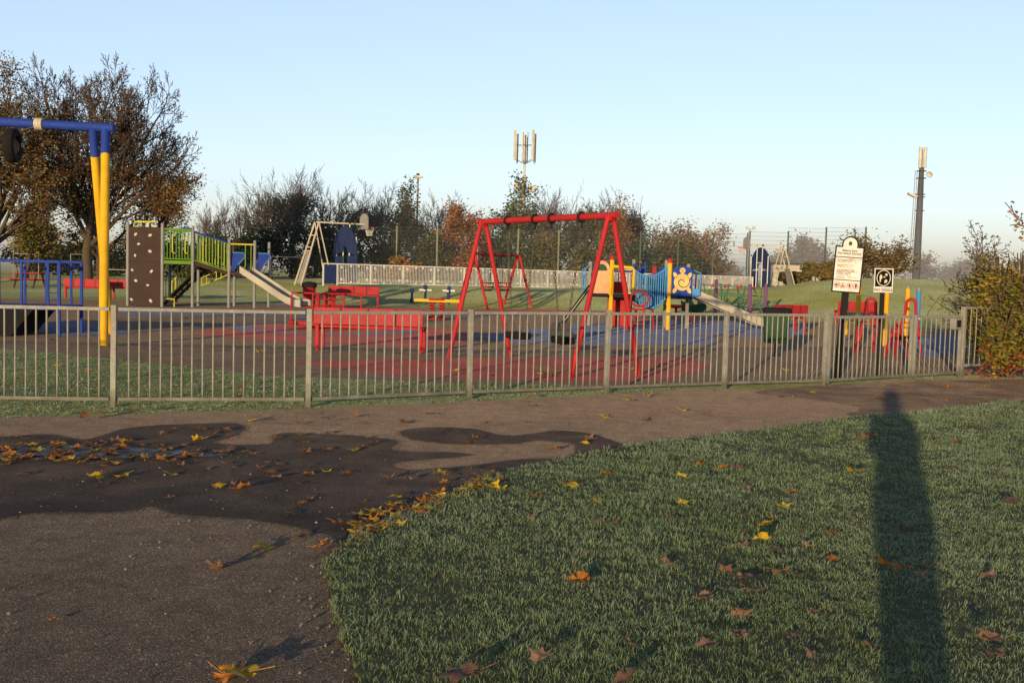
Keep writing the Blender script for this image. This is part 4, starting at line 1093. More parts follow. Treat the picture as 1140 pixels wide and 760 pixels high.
m = MB(); m.tube([(2.44, -.03, DK+.1), (2.62, -.03, DK+.14), (2.63, -.03, DK+.7), (2.44, -.03, DK+.78)], .026, 8); m.build('grab_handle', 'ltblue', bt); m = MB(); m.tube([(2.44, 1.1, DK+.1), (2.62, 1.1, DK+.14), (2.63, 1.1, DK+.7), (2.44, 1.1, DK+.78)], .026, 8); m.build('grab_handle', 'ltblue', bt)
m = MB(); m.prism([(2.4, DK-.05), (2.64, DK+.05), (2.58, DK+.25), (2.4, DK+.22)], .05, Matrix.Translation((0, -.05, 0))); m.build('slide_bracket', 'ltblue', bt)
chute(bt, slide_path((2.46, .35, DK+.02), (5.05, .85, .16)), .5, .20, 'slide', 'steel', (-.19, .98, 0))

# ------------------------------------------------------------------ purple net climber
nc = empty('net_climber', (0, 0, 0), 0, 'purple post net climber with green ropes in front of the grass bank', 'climbing frame')
tops = []
for px, ty_, Y_ in ((778, 311, 44.2), (796, 311, 45.8), (834, 316, 44.2), (851.5, 316, 45.8)):
    b_ = A(px, 348, Y_); t_ = A(px, ty_, Y_)
    m = MB(); m.tube([(b_.x, Y_, 0), (b_.x, Y_, t_.z)], .075, 12); m.build('post', 'purple', nc); tops.append(Vector((b_.x, Y_, t_.z)))
rope = NT('green_rope').set(col=(.05, .16, .10), rough=.8).m
m = MB()
a, b, c_, d_ = tops
for p, q in ((a, c_), (b, d_)):
    for k in range(6):
        t = (k+.5)/6; u = p.lerp(q, t); m.tube([u+Vector((0, 0, -.15)), Vector((u.x+.25*(-1)**k, 45, .1))], .022, 5)
for z in (.15, .5, .9):
    m.tube([a+Vector((0, 0, -z-.05)), c_+Vector((0, 0, -z-.05))], .022, 5); m.tube([b+Vector((0, 0, -z-.05)), d_+Vector((0, 0, -z-.05))], .022, 5)
m.build('rope_net', rope, nc)
m = MB(); m.tube([c_+Vector((0, 0, -1.05)), d_+Vector((0, 0, -1.05))], .05, 8); m.tube([c_+Vector((-.3, -.5, -1.35)), c_+Vector((.1, 0, -1.05))], .05, 8); m.build('brace', 'purple', nc)
m = MB()
for p, q in ((a, c_), (b, d_)):
    for k in range(3): 
        u = p.lerp(q, (k+1)/4)+Vector((0, 0, -.2)); m.lathe([(0, -.07), (.06, -.03), (.06, .03), (0, .07)], u, 8)
m.build('rope_connectors', 'red', nc)

# ------------------------------------------------------------------ outdoor fitness pieces behind the gate
def fit_arch(px0, px1, pt, Y0, label):
    a, b = A(px0, 394, Y0), A(px1, 394, Y0); top = A((px0+px1)/2+2, pt, Y0).z
    f = empty('fitness_arch', ((a.x+b.x)/2, Y0, 0), R(-12), label, 'play equipment', 'red arches behind the gate')
    w_ = (b.x-a.x); pts = [(-w_/2, 0, 0), (-w_*.20, .0, top*.78)]
    pts += [(-.125*w_*2*math.cos(t_)*.8, 0, top-.13+.13*math.sin(t_)) for t_ in [i*math.pi/8 for i in range(1, 8)]]
    pts += [(w_*.20, 0, top*.78), (w_/2, 0, 0)]
    m = MB(); m.tube(pts, .035, 12); m.build('arch', 'red', f)
    m = MB(); m.tube([(-w_*.30, 0, top*.5), (-w_*.3, .9, top*.5)], .03, 8); m.tube([(w_*.30, 0, top*.5), (w_*.3, .9, top*.5)], .03, 8); m.build('side_bar', 'dkred', f)
    m = MB(); m.tube([(-w_*.42, .9, 0), (-w_*.30, .9, top*.55), (w_*.30, .9, top*.55), (w_*.42, .9, 0)], .035, 8); m.build('rear_frame', 'dkred', f)
    return f
fit_arch(954, 980, 332, 23.8, 'red inverted arch between the two black sign posts')
fit_arch(998, 1025, 333, 24.0, 'red inverted arch behind the narrow gate leaf, beside the blue pole')
def pole(px, pt, Y_, mat, label):
    q = A(px, pt, Y_); o_ = empty('fitness_pole', (q.x, Y_, 0), 0, label, 'pole', 'coloured poles behind the gate')
    m = MB(); m.tube([(0, 0, 0), (0, 0, q.z)], .058, 12); m.build('pole', mat, o_)
    m = MB(); m.lathe([(.062, q.z-.01), (.062, q.z+.03), (.04, q.z+.07), (0, q.z+.08)], n=12); m.build('cap', 'galv', o_)
    m = MB(); m.lathe([(.075, .72), (.075, .80)], n=12); m.build('collar', 'white', o_)
    return o_
o_ = pole(956.5, 319, 26.5, 'yellow', 'yellow pole just right of the park notice board')
m = MB(); m.tube([(0, 0, .72), (-.2, -.1, .66), (-.30, -.12, .58), (-.32, -.12, .3)], .05, 10); m.build('bent_arm', 'yellow', o_)
pole(983, 318, 26.5, 'yellow', 'thin yellow pole right beside the NO DOGS post')
pole(988, 318, 26.9, 'yellow', 'second yellow pole, slightly away from the NO DOGS post')
pole(1011, 321, 26.5, 'yellow', 'yellow pole left of the light blue one')
pole(1023, 323, 26.5, 'ltblue', 'light blue pole behind the narrow gate leaf')
q = A(994, 397, 23.2)
sk = empty('exercise_seat', (q.x+.1, 23.3, 0), R(-20), 'small red step seat on splayed legs behind the wide gate leaf', 'play equipment')
for x in (-.2, 0, .22):
    m = MB(); m.tube([(x*1.2, (.15 if x == 0 else -.1), 0), (x*.4, 0, .55)], .04, 8); m.build('leg', 'red', sk)
m = MB(); m.lathe([(.0, .62), (.12, .6), (.15, .52), (.05, .48), (0, .48)], n=14); m.build('seat', 'dkred', sk)
m = MB(); m.tube([(-.02, .05, .4), (.3, .5, .42)], .035, 8); m.build('link_bar', 'black', sk)

# ------------------------------------------------------------------ games court: white railings, goals, mesh fence
c0, c1 = Vector((A(360, 300, 57).x, 57, .70)), Vector((A(838, 312, 76).x, 76, .62))
cr_ = empty('court_railing', c0, math.atan2((c1-c0).y, (c1-c0).x), 'long white barred court railing with round clips along the top of the grass bank', 'railing')
CL = (c1-c0).to_2d().length; npan = 17; pw0 = CL/npan
def zl(x): return (c1.z-c0.z)*x/CL
mb_p = None
for i in range(npan):
    x0 = .8+(i-1)*(CL-.8)/16 if i else 0; pw = (CL-.8)/16 if i else .8; z = zl(x0)
    MB().box((x0, 0, z+.5), (.07, .07, 1.2)).build('post', 'white', cr_, .005)
    if i == 0:
        MB().box((x0+pw/2, 0, z+.53), (pw-.1, .05, 1.0)).build('solid_panel', 'navy', cr_)
    else:
        m = MB(); nb = 20
        for k in range(nb):
            x = x0+.05+(pw-.1)*(k+.5)/nb; m.box((x, 0, z+.55), (.022, .02, 1.0), None, 0)
        for kx, kz in ((.12, .92), (.4, 1.0), (.62, 1.0), (.88, .92), (.12, .28), (.4, .12), (.62, .12), (.88, .28)):
            m.prism(oval(x0+pw*kx, z+kz, .075, .07, 10), .03, Matrix.Translation((0, -.04, 0)))
        g = m.build('grille', ['white', 'galv'], cr_)
        MB().box((x0+pw/2, 0, z+.07), (pw-.07, .05, .06)).build('bottom_rail', 'white', g)
    MB().box((x0+pw/2, 0, z+1.09), (pw, .08, .06)).build('top_rail', 'white', cr_)
MB().box((CL, 0, zl(CL)+.5), (.07, .07, 1.2)).build('post', 'white', cr_, .005)

def court_goal(p, rz, label, flip):
    g = empty('court_goal', p, rz, label, 'goal', 'arched court goals with basketball hoops')
    # local: x across the arch, +y towards the pitch
    n = 16; outer = [(-1.15, 0)]; 
    oc = lambda t: (-1.5*math.cos(t), 1.55+1.65*math.sin(t)) 
    out = [oc(math.pi*i/n) for i in range(n+1)]
    inn = [(-.32*math.cos(math.pi*i/n), 1.75+.35*math.sin(math.pi*i/n)) for i in range(n+1)]
    m = MB()
    for i in range(n):
        a, b, c, d = out[i], out[i+1], inn[i+1], inn[i]
        vs = [(x, y, z) for y in (-.03, .03) for x, z in (a, b, c, d)]
        m.add(vs, [(0, 1, 2, 3), (7, 6, 5, 4), (0, 4, 5, 1), (2, 6, 7, 3)])
    for sx in (-1, 1): m.box((sx*.91, 0, .775), (1.18, .06, 1.57))
    m.box((0, 0, 1.52 if False else 1.6), (.02, .02, .02)) if False else None
    m.build('arch_panel', 'navy', g)
    for x, h in ((-1.25, 2.6), (-.4, 3.3), (.4, 3.3), (1.25, 2.6)):
        m = MB(); m.tube([(x, .07, -.1), (x, .07, h)], .035, 8); pp_ = m.build('post', 'white', g)
        m = MB(); m.lathe([(.05, h-.02), (.055, h+.08), (0, h+.12)], (x, .07, 0), 8); m.build('cap', 'black', pp_)
    m = MB(); m.tube([(-.36, .07, 2.05), (-.2, .07, 2.12), (.2, .07, 2.12), (.36, .07, 2.05)], .04, 8); m.build('goal_bar', 'white', g)
    m = MB(); m.bar((0, -1.7, 3.32), (0, 1.1, 3.32), .10, .08); m.build('hoop_arm', 'cream', g)
    for sx in (-.45, .45):
        m = MB(); m.bar((sx*.6, -1.7, 3.32), (sx, -2.75, -.1), .065, .06); m.bar((sx*.6, -1.7, 3.32), (sx*1.0, -.9, -.1), .05, .05); m.build('rear_strut', 'cream', g)
    for z in (1.75, 1.95, 2.6): MB().bar((-.4, -2.75+z*.31, z), (.4, -2.75+z*.31, z), .05, .05).build('strut_rung', 'cream', g)
    m = MB(); m.add([(-.45, -2.62, 0), (.45, -2.62, 0), (.36, -2.1, 1.75), (-.36, -2.1, 1.75)], [(0, 1, 2, 3)]); m.build('rear_board', 'grey', g)
    m = MB(); m.prism([(-.5, 3.05), (.5, 3.05), (.5, 3.6)]+[(.5*math.cos(t), 3.6+.32*math.sin(t)) for t in [k*math.pi/8 for k in range(1, 8)]]+[(-.5, 3.6)], .05, Matrix.Translation((0, 1.12, 0))); m.build('backboard', 'grey', g)
    m = MB(); m.ring((0, 1.47, 3.15), .26, .035, 'z', 18, 6); m.bar((0, 1.12, 3.15), (0, 1.24, 3.15), .12, .05); hp = m.build('hoop', 'orange', g)
    m = MB()
    for k in range(10):
        a = 2*math.pi*k/10; a2 = a+.5
        m.tube([(.25*math.cos(a), 1.47+.25*math.sin(a), 3.13), (.15*math.cos(a2), 1.47+.15*math.sin(a2), 2.7)], .014, 4); m.tube([(.25*math.cos(a), 1.47+.25*math.sin(a), 3.13), (.15*math.cos(a-.5), 1.47+.15*math.sin(a-.5), 2.7)], .014, 4)
    m.build('hoop_net', 'white', hp)
    return g
pL = A(382, 315, 59); pR = A(847, 322, 76)
court_goal((pL.x, 59.5, .70), R(-56), 'blue arched court goal with pale frame, orange hoop and a crow on its backboard', False)
court_goal((pR.x, 76.5, .62), R(105), 'blue arched court goal with black capped posts and hoop beside the mesh fence', True)
# crow on the left backboard
cw = empty('crow', (A(398, 240, 60.2).x+.05, 60.3, 4.62), R(-30), 'black crow perched on top of the court backboard', 'bird')
m = MB(); m.tube([(-.34, 0, -.06), (-.2, 0, 0), (-.05, 0, .06), (.08, 0, .14), (.14, 0, .22), (.2, 0, .23), (.29, 0, .21)], [.02, .06, .10, .09, .065, .045, .004], 10)
m.tube([(.0, .04, .0), (.02, .04, -.14)], .012, 5); m.tube([(.0, -.04, .0), (.02, -.04, -.14)], .012, 5); m.build('crow_body', 'black', cw)
# tall mesh fence on the far side
mf = empty('mesh_fence', (0, 0, 0), 0, 'tall green mesh sports fence with thin wires behind the games court', 'fence')
Ym = 88; pxs = [396, 441, 486, 531, 576, 621, 666, 712, 754, 793, 831, 876, 918, 962]
mt_post = paint('fence_post_green', (.075, .10, .075), .6)
mt_pale = paint('fence_post_pale', (.22, .22, .16), .6)
wire = NT('thin_fence_wire').set(col=(.16, .18, .17), rough=.6).m
PX = [A(p_, 300, Ym).x for p_ in pxs]
for i, x in enumerate(PX):
    z0 = H(x, Ym); m = MB(); m.box((x, Ym, z0+2.1), (.11, .11, 4.6)); m.build('post', mt_pale if i < 6 else mt_post, mf)
    if i:
        m = MB()
        for z in np.arange(.3, 4.3, .33): m.tube([(PX[i-1], Ym, z0+z), (x, Ym, z0+z)], .005 if i < 8 else .010, 3, False)
        for k in range(24):
            xx = PX[i-1]+(x-PX[i-1])*k/24; m.tube([(xx, Ym, z0), (xx, Ym, z0+4.3)], .004, 3, False)
        m.build('wire_mesh', wire, mf)

# ------------------------------------------------------------------ masts and floodlight
m1 = empty('phone_mast', (A(582, 250, 150).x, 150, .5), 0, 'pale phone mast with a ring of upright aerials above the trees', 'mast')
top = A(582, 178, 150).z-.5
m = MB(); m.tube([(0, 0, 0), (0, 0, top-2.2)], .33, 10); m.tube([(0, 0, top-2.2), (0, 0, top+3.4)], .16, 8); m.build('pole', 'antenna', m1)
for k in range(6):
    a = k*math.pi/3+.3; rr_ = 1.45; x, y = rr_*math.cos(a), rr_*math.sin(a)
    m = MB(); m.box((x, y, top+1.6+(.35 if k % 2 else 0)), (.32, .22, 4.1), Matrix.Rotation(a, 3, 'Z')); m.build('aerial_panel', 'antenna', m1, .05)
    m = MB(); m.bar((0, 0, top-.6), (x, y, top+.1), .07, .07); m.bar((0, 0, top+2.0), (x, y, top+2.0), .06, .06); m.build('bracket', 'mast', m1)
m = MB(); m.box((1.1, -.3, top-3.9), (1.0, .8, .9)); m.box((-.8, .1, top-3.6), (.9, .6, .8)); m.build('equipment_box', 'antenna', m1, .03)
m2 = empty('phone_mast', (A(1020, 306, 110).x, 110, .6), 0, 'slim dark grey phone mast with twin cream aerials and a dish', 'mast')
zt = lambda py: A(1024, py, 110).z-.6
m = MB(); m.tube([(0, 0, 0), (0, 0, zt(215)), (0, 0, zt(186))], [.42, .30, .24], 14); m.build('pole', 'mast', m2)
for x in (-.22, .26):
    m = MB(); m.tube([(x, -.1, zt(187)), (x, -.1, zt(164))], .17, 10); m.build('aerial_tube', 'antenna', m2)
m = MB(); m.tube([(.02, .1, zt(188)), (.02, .1, zt(166))], .08, 8); m.build('aerial_core', 'mast', m2)
m = MB(); T = Matrix.Translation((.62, -.35, zt(195.5))) @ Matrix.Rotation(R(65), 4, 'X')
m.lathe([(0, .0), (.2, .03), (.33, .12), (.34, .2), (0, .2)], n=16); ds = m.build('dish', 'antenna', m2); ds.matrix_local = T
for py in (191, 199, 217, 220, 235):
    m = MB(); m.lathe([(.32, zt(py)), (.5, zt(py)+.02), (.5, zt(py)+.08), (.3, zt(py)+.1)], n=12); m.build('collar', 'mast', m2)
m = MB(); m.tube([(-.55, 0, 0), (-.42, 0, zt(190))], .035, 6); m.tube([(-.78, 0, 0), (-.62, 0, zt(190))], .035, 6)
for k in range(24): m.box((-.66+.005*k, 0, .5+k*.5), (.24, .03, .03))
m.build('ladder', 'galv', m2)
m = MB(); m.prism([(-.05, 0), (-1.05, .38), (-1.1, .2), (-.4, -.12)], .5, Matrix.Translation((-.25, -.2, zt(219)))); m.build('floodlight', 'antenna', m2)
fl = empty('floodlight_pole', (A(464, 260, 98).x, 98, .6), 0, 'pale twin headed lamp on a pole above the leafy treetop', 'lamp')
zt3 = A(464, 197, 98).z-.6
m = MB(); m.tube([(0, 0, 0), (0, 0, zt3)], .09, 8); m.build('pole', 'galv', fl)
m = MB(); m.prism([(-.4, -.12), (.42, -.06), (.42, .06), (.15, .14), (-.4, .06)], .5, Matrix.Translation((0, 0, zt3))); m.build('lamp_head', 'antenna', fl)
m = MB(); m.box((0, 0, zt3+.22), (.26, .3, .18)); m.build('sensor_box', 'rubber', fl)
# floodlight behind the right-hand hoop
f2_ = empty('floodlight_pole', (A(835, 260, 95).x, 95, .5), 0, 'thin floodlight pole with clustered lamps above the far hoop', 'lamp')
zt4 = A(835, 256, 95).z-.5
m = MB(); m.tube([(0, 0, 0), (0, 0, zt4)], .07, 8); m.build('pole', 'mast', f2_)
for x in (-.28, 0, .3):
    m = MB(); m.box((x, -.1, zt4+abs(x)*.6), (.22, .2, .26), Matrix.Rotation(x, 3, 'Y')); m.build('lamp_head', 'antenna', f2_, .02)
# low distant building and fence beyond the court
hb = empty('distant_shed', (A(895, 300, 125).x, 125, .3), R(-8), 'low pale flat roofed shed in the haze behind the mesh fence', 'building')
MB().box((0, 0, 1.5), (7.5, 5, 3.0)).build('wall', 'cream', hb); MB().box((0, 0, 3.1), (7.9, 5.4, .22)).build('roof', 'brown', hb)
for x in (-2.2, 0, 2.2):
    w_ = MB().box((x, -2.53, 1.7), (1.3, .06, 1.0)).build('window', 'navy', hb)
# thin post fence on the crest of the hill
hf = empty('hill_fence', (0, 0, 0), 0, 'low pale post and rail fence along the crest of the grassy hill', 'fence')
pv = None
for px in range(908, 985, 19):
    q = A(px, 305, 66); z0 = H(q.x, 66); MB().box((q.x, 66, z0+.4), (.06, .06, .85)).build('post', 'bark', hf)
    if pv: MB().bar((pv[0], 66, pv[1]+.78), (q.x, 66, z0+.78), .05, .05).build('rail', 'bark', hf)
    pv = (q.x, z0)
# ------------------------------------------------------------------ trees
class Tree:
    def __init__(s, seed): s.r = random.Random(seed); s.trunk = MB(); s.twig = MB(); s.tips = []; s.nt = 0
    def grow(s, p, d, ln, rad, lev, maxlev, P):
        r = s.r; nseg = 5 if lev == 0 else (4 if lev < 3 else 3)
        pts = [p.copy()]; rs = [rad]; dirs = [d.copy()]
        cur = p.copy(); dv = d.normalized()
        end = P['taper'] if lev == 0 else .45
        for i in range(nseg):
            dv = (dv + Vector((r.gauss(0, 1), r.gauss(0, 1), r.gauss(0, .7)))*P['wob']*(1+.3*lev) + Vector((0, 0, P['up']*(.3 if lev == 0 else 1)))).normalized()
            cur = cur+dv*ln/nseg; pts.append(cur.copy()); rs.append(max(P['minr'], rad*(1-(1-end)*(i+1)/nseg))); dirs.append(dv.copy())
        n = 9 if lev == 0 else (6 if lev == 1 else (4 if lev == 2 else 3))
        (s.trunk if lev <= P['trunklev'] else s.twig).tube(pts, rs, n, False)
        if lev >= maxlev-P['leaflev']:
            for q, dd in zip(pts[1:], dirs[1:]): s.tips.append((q, dd, lev))
        if lev == maxlev: return
        k = P['kids'][min(lev, len(P['kids'])-1)]
        k = k+r.choice((-1, 0, 0, 1)) if k > 3 else k
        t0 = P['clear'] if lev == 0 else .25
        for i in range(k):
            t = t0+(1-t0)*((i+r.uniform(.2, .8))/k); j = min(nseg-1, int(t*nseg)); f = t*nseg-j
            q = pts[j].lerp(pts[j+1], f); rr = rs[j]*(1-f)+rs[j+1]*f
            base = dirs[j+1]; x, y = frame_of(base); az = i*2.4+r.uniform(-.5, .5)
            an = R(P['ang'][min(lev, len(P['ang'])-1)])*r.uniform(.75, 1.25)
            if lev == 0: an *= (1.15-.55*t)
            dd = base*math.cos(an)+(x*math.cos(az)+y*math.sin(az))*math.sin(an)
            l2 = ln*P['len'][min(lev, len(P['len'])-1)]*r.uniform(.75, 1.2)*((1.15-.45*t) if P.get('round', 1) else 1)
            s.grow(q, dd, l2, max(P['minr'], rr*P.get('rk', .62)), lev+1, maxlev, P)
        if lev > 0 or P.get('leader', 1):
            s.grow(pts[-1], dirs[-1], ln*P.get('ll', .5), max(P['minr'], rs[-1]*.9), lev+1, maxlev, P)
def leaf_cards(m, pts, n, size, r, spread, mis):
    for i in range(n):
        q, dd, lev = r.choice(pts)
        c = q+Vector((r.gauss(0, 1), r.gauss(0, 1), r.gauss(0, .8)))*spread
        a = Vector((r.gauss(0, 1), r.gauss(0, 1), r.gauss(0, 1))).normalized(); x, y = frame_of(a)
        L1 = size*r.uniform(.6, 1.35); w_ = L1*r.uniform(.45, .75)
        vs = [c-x*L1*.5, c+y*w_*.5+a*w_*.12, c+x*L1*.5, c-y*w_*.5+a*w_*.12]
        m.add(vs, [(0, 1, 2), (0, 2, 3)], False, r.choice(mis))
BASE = dict(wob=.10, up=.05, taper=.55, minr=.012, trunklev=1, leaflev=1, kids=(6, 5, 5, 4), ang=(50, 45, 45, 45), len=(.62, .55, .5, .5), clear=.35)
def tree(name, p, h, r0, label, seed, maxlev=4, leaves=0, lsize=.16, spread=.35, lmats=('f_olive',), P={}, cat='tree', group=None, lower=None, tw='twig', bk='bark', leaf_filter=None):
    pr = dict(BASE); pr.update(P)
    o = empty(name, p, seed*1.7 % 6.28, label, cat, group)
    T = Tree(seed); trunk_len = h*pr.get('tl', .55)
    stems = pr.get('stems', 1)
    for i in range(stems):
        a = 6.28*i/stems+T.r.uniform(0, 1); off = Vector((math.cos(a), math.sin(a), 0))*(0 if stems == 1 else pr.get('stemr', .3))
        dr = Vector((off.x*pr.get('stemlean', .6), off.y*pr.get('stemlean', .6), 1)).normalized() if stems > 1 else Vector((T.r.gauss(0, .03), T.r.gauss(0, .03), 1))
        T.grow(off+Vector((0, 0, -.15)), dr, trunk_len*T.r.uniform(.85, 1.1) if stems > 1 else trunk_len, r0, 0, maxlev, pr)
    # scale the crown so the tree has the surveyed height
    allz = [v[2] for v in T.twig.v] or [v[2] for v in T.trunk.v]; s_ = h/max(allz)
    for m in (T.trunk, T.twig): m.v = [(x*s_*pr.get('wid', 1), y*s_*pr.get('wid', 1), z*s_) for x, y, z in m.v]
    tips = [(Vector((q.x*s_*pr.get('wid', 1), q.y*s_*pr.get('wid', 1), q.z*s_)), d, l) for q, d, l in T.tips]
    T.trunk.build('trunk', bk, o)
    cm = T.twig; nb = len(lmats)
    if leaves:
        tp = [t for t in tips if leaf_filter is None or leaf_filter(t[0], h, T.r)]
        if tp: leaf_cards(cm, tp, leaves, lsize, T.r, spread, list(range(1, nb+1)))
    cm.build('crown', [tw]+list(lmats), o)
    print(name, len(cm.f)+len(T.trunk.f))
    return o
def at(px, Y_, dz=0):
    q = A(px, 300, Y_); return Vector((q.x, Y_, H(q.x, Y_)+dz))
def hgt(px, py, Y_):
    q = A(px, py, Y_); return q.z-H(q.x, Y_)
low = lambda q, h, r: r.random() < max(0, min(1, (1.05-q.z/h*1.25)))
# two big autumn trees at the left
tree('autumn_tree', at(98, 62), hgt(125, 62, 62), .36, 'large half bare tree with russet lower leaves behind the yellow cableway legs', 3, 5, 13000, .13, .25, ('f_red', 'f_red', 'f_olive'),
     dict(kids=(12, 8, 6, 5, 4), clear=.40, ang=(46, 36, 38, 40), len=(1.5, .52, .5, .5, .5), tl=.32, wid=.74, ll=.36, wob=.07, minr=.014, up=.045, rk=.55), leaf_filter=lambda q, h, r: r.random() < max(.004, min(1, 1.0-q.z/h*1.9)))
tree('autumn_tree', at(-14, 58), hgt(2, 46, 58), .36, 'tall leafy olive and rust coloured tree at the picture edge behind the picnic table', 5, 5, 15000, .15, .26, ('f_olive', 'f_red', 'f_olive'),
     dict(kids=(10, 7, 5, 4, 3), clear=.40, ang=(50, 38, 38, 40), len=(1.5, .5, .48, .5, .5), tl=.32, wid=.58, ll=.38, wob=.08, minr=.014, up=.05, rk=.55))
tree('autumn_tree', at(28, 66), hgt(28, 225, 66), .16, 'small yellow green tree just behind the red picnic table', 8, 4, 4500, .17, .35, ('f_yel', 'f_olive'), dict(tl=.5, wid=1.2))
tree('autumn_tree', at(112, 65), hgt(112, 175, 65), .24, 'rusty leaved tree with forked trunk beside the largest trunk', 9, 4, 6000, .15, .3, ('f_red', 'f_olive'), dict(tl=.5, clear=.3, kids=(7, 5, 5, 4)))
tree('autumn_tree', at(165, 70), hgt(165, 170, 70), .2, 'rust and green tree whose crown shows over the brown climbing wall', 10, 4, 3600, .14, .3, ('f_red', 'f_olive'), dict(wid=.7, tl=.5, clear=.22, kids=(7, 5, 5, 4)))
# bare hedgerow trees
def bare(px, top, Y_, label, seed, P={}, leaves=0, lm=('f_dark',), lf=None, ml=4, r0=.16, ls=.2, sp=.4):
    pr = dict(kids=(9, 6, 5, 4), clear=.22, ang=(36, 32, 34, 38), len=(.95, .5, .5, .5), up=.07, wob=.08, minr=.013, tl=.45, wid=.85); pr.update(P)
    return tree('bare_tree', at(px, Y_), hgt(px, top, Y_), r0, label, seed, ml, leaves, ls, sp, lm, pr, leaf_filter=lf)
ivy = lambda q, h, r: q.z < h*.62 and math.hypot(q.x, q.y) < 1.3
bare(233, 215, 92, 'slim bare tree next to the large tree at the end of the hedge', 21)
bare(262, 205, 94, 'thin bare tree rising above the slide of the climbing unit', 22)
bare(300, 186, 90, 'bare many branched tree, first of the dark clump beyond the slide', 23, dict(wid=1.1), 1500, lf=lambda q, h, r: q.z < h*.5)
bare(325, 180, 93, 'tall bare tree with ivy covered trunk, tallest in the dark clump', 24, dict(wid=1.0), 4200, lf=lambda q, h, r: q.z < h*.68)
bare(350, 193, 90, 'bare tree on the court side of the dark clump', 25, dict(wid=1.1), 2000, lf=lambda q, h, r: q.z < h*.5)
bare(383, 215, 100, 'small bare tree rising behind the blue court goal', 26, dict(wid=.8))
bare(424, 197, 92, 'bare tree with dense dark ivy column, right of the first goal', 27, dict(wid=.95), 5000, lf=lambda q, h, r: q.z < h*.62)
tree('leafy_tree', at(458, 95), hgt(458, 196, 95), .16, 'airy green tree with loose top sprays below the twin lamp', 28, 4, 5200, .22, .35, ('f_green', 'f_dark'), dict(kids=(9, 5, 4, 3), clear=.1, ang=(55, 45, 40), len=(.45, .5, .5), wid=.85, tl=.75))
bare(480, 208, 104, 'bare slender tree between the leafy tree and the orange tree', 29, dict(wid=1.1))
tree('autumn_tree', at(512, 92), hgt(512, 224, 92), .18, 'round orange brown tree left of the red swing', 30, 4, 9000, .2, .32, ('f_orange', 'f_orange', 'f_red'), dict(kids=(8, 5, 5, 3), clear=.12, ang=(60, 48, 45), len=(.6, .5, .5), tl=.55, wid=.9))
tree('leafy_tree', at(577, 96), hgt(577, 192, 96), .2, 'tall dark green cone shaped tree in front of the pale mast', 31, 4, 10500, .24, .32, ('f_green', 'f_green', 'f_dark'), dict(kids=(13, 5, 4, 3), clear=.08, ang=(72, 45, 40), len=(.42, .5, .5), wid=1.0, tl=.85, up=.03))
bare(608, 198, 96, 'cluster of bare upright branches right of the cone shaped tree', 32, dict(stems=4, stemr=.5, wid=.85, kids=(5, 4, 3, 3)), ml=3)
bare(622, 205, 99, 'second bare tree with upright branches behind the swing crossbar', 33, dict(wid=1.0))
bare(665, 206, 98, 'bare tree just behind the right leg of the swing', 34, dict(wid=1.0), 1500, lf=lambda q, h, r: q.z < h*.5)
tree('autumn_tree', at(690, 92), hgt(690, 213, 92), .15, 'thin orange tree above the peach coloured play panel', 35, 4, 4500, .2, .35, ('f_orange', 'f_brown'), dict(kids=(9, 5, 4, 3), clear=.12, ang=(48, 45, 40), len=(.5, .5, .5), wid=.85, tl=.7))
bare(712, 218, 99, 'bare tree with dark ivy stem right of the orange tree', 36, {}, 2500, lf=lambda q, h, r: q.z < h*.75)
bare(645, 222, 94, 'low leafy bare topped tree behind the middle of the swing', 37, dict(wid=1.1), 3000, ('f_green', 'f_dark'))
bare(545, 230, 100, 'thin bare tree between the orange tree and the swing leg', 38)
tree('autumn_tree', at(752, 95), hgt(752, 243, 95), .15, 'brown leaved shrub tree above the turtle panel', 39, 4, 6500, .2, .35, ('f_orange', 'f_brown', 'f_green'), dict(stems=3, kids=(6, 5, 4, 3), clear=.1, ang=(50, 45, 40), len=(.55, .5, .5), wid=1.25, tl=.6))
tree('autumn_tree', at(776, 96), hgt(776, 246, 96), .14, 'loose orange brown shrub tree at the end of the hedge', 40, 4, 5000, .2, .35, ('f_orange', 'f_brown'), dict(stems=3, kids=(6, 5, 4, 3), clear=.08, ang=(55, 45, 40), len=(.6, .5, .5), wid=1.25, tl=.6))
# hedge bushes
def bush(px, top, Y_, wpx, label, seed, mats, n=4500, name='bush', ls=.24, depth=.8, group=None, dz=0, cat='bush', twigs=60):
    p = at(px, Y_, dz); hh = max(.6, hgt(px, top, Y_)-dz); wd = wpx*Y_/1200/2
    o = empty(name, p, 0, label, cat, group); r = random.Random(seed); m = MB()
    lobes = [(r.uniform(-.7, .7)*wd, r.uniform(-.7, .7)*wd*depth, hh*r.uniform(.2, .72), r.uniform(.25, .5)) for _ in range(16)]
    for _ in range(twigs):
        lx, ly, lz, lr = r.choice(lobes)
        m.tube([(lx*.15, ly*.15, 0), (lx*.6, ly*.6, lz*.6), (lx+r.gauss(0, .15)*wd, ly+r.gauss(0, .15)*wd, lz+r.uniform(.1, .35)*hh)], [.04, .03, .01], 4, False)
    for i in range(n):
        lx, ly, lz, lr = r.choice(lobes)
        v = Vector((r.gauss(0, 1), r.gauss(0, 1), r.gauss(0, 1))).normalized()*r.uniform(.55, 1.05)
        c = Vector((lx+v.x*lr*wd, ly+v.y*lr*wd*depth, max(.02, lz+v.z*lr*hh*.65)))
        a = Vector((r.gauss(0, 1), r.gauss(0, 1), r.gauss(.4, 1))).normalized(); x, y = frame_of(a); L1 = ls*r.uniform(.6, 1.4); w_ = L1*.6
        m.add([c-x*L1*.5, c+y*w_*.5, c+x*L1*.5, c-y*w_*.5], [(0, 1, 2), (0, 2, 3)], False, r.randint(1, len(mats)))
    m.build('foliage', ['twig']+list(mats), o)
    return o
G_ = 'bushes along the back hedge'
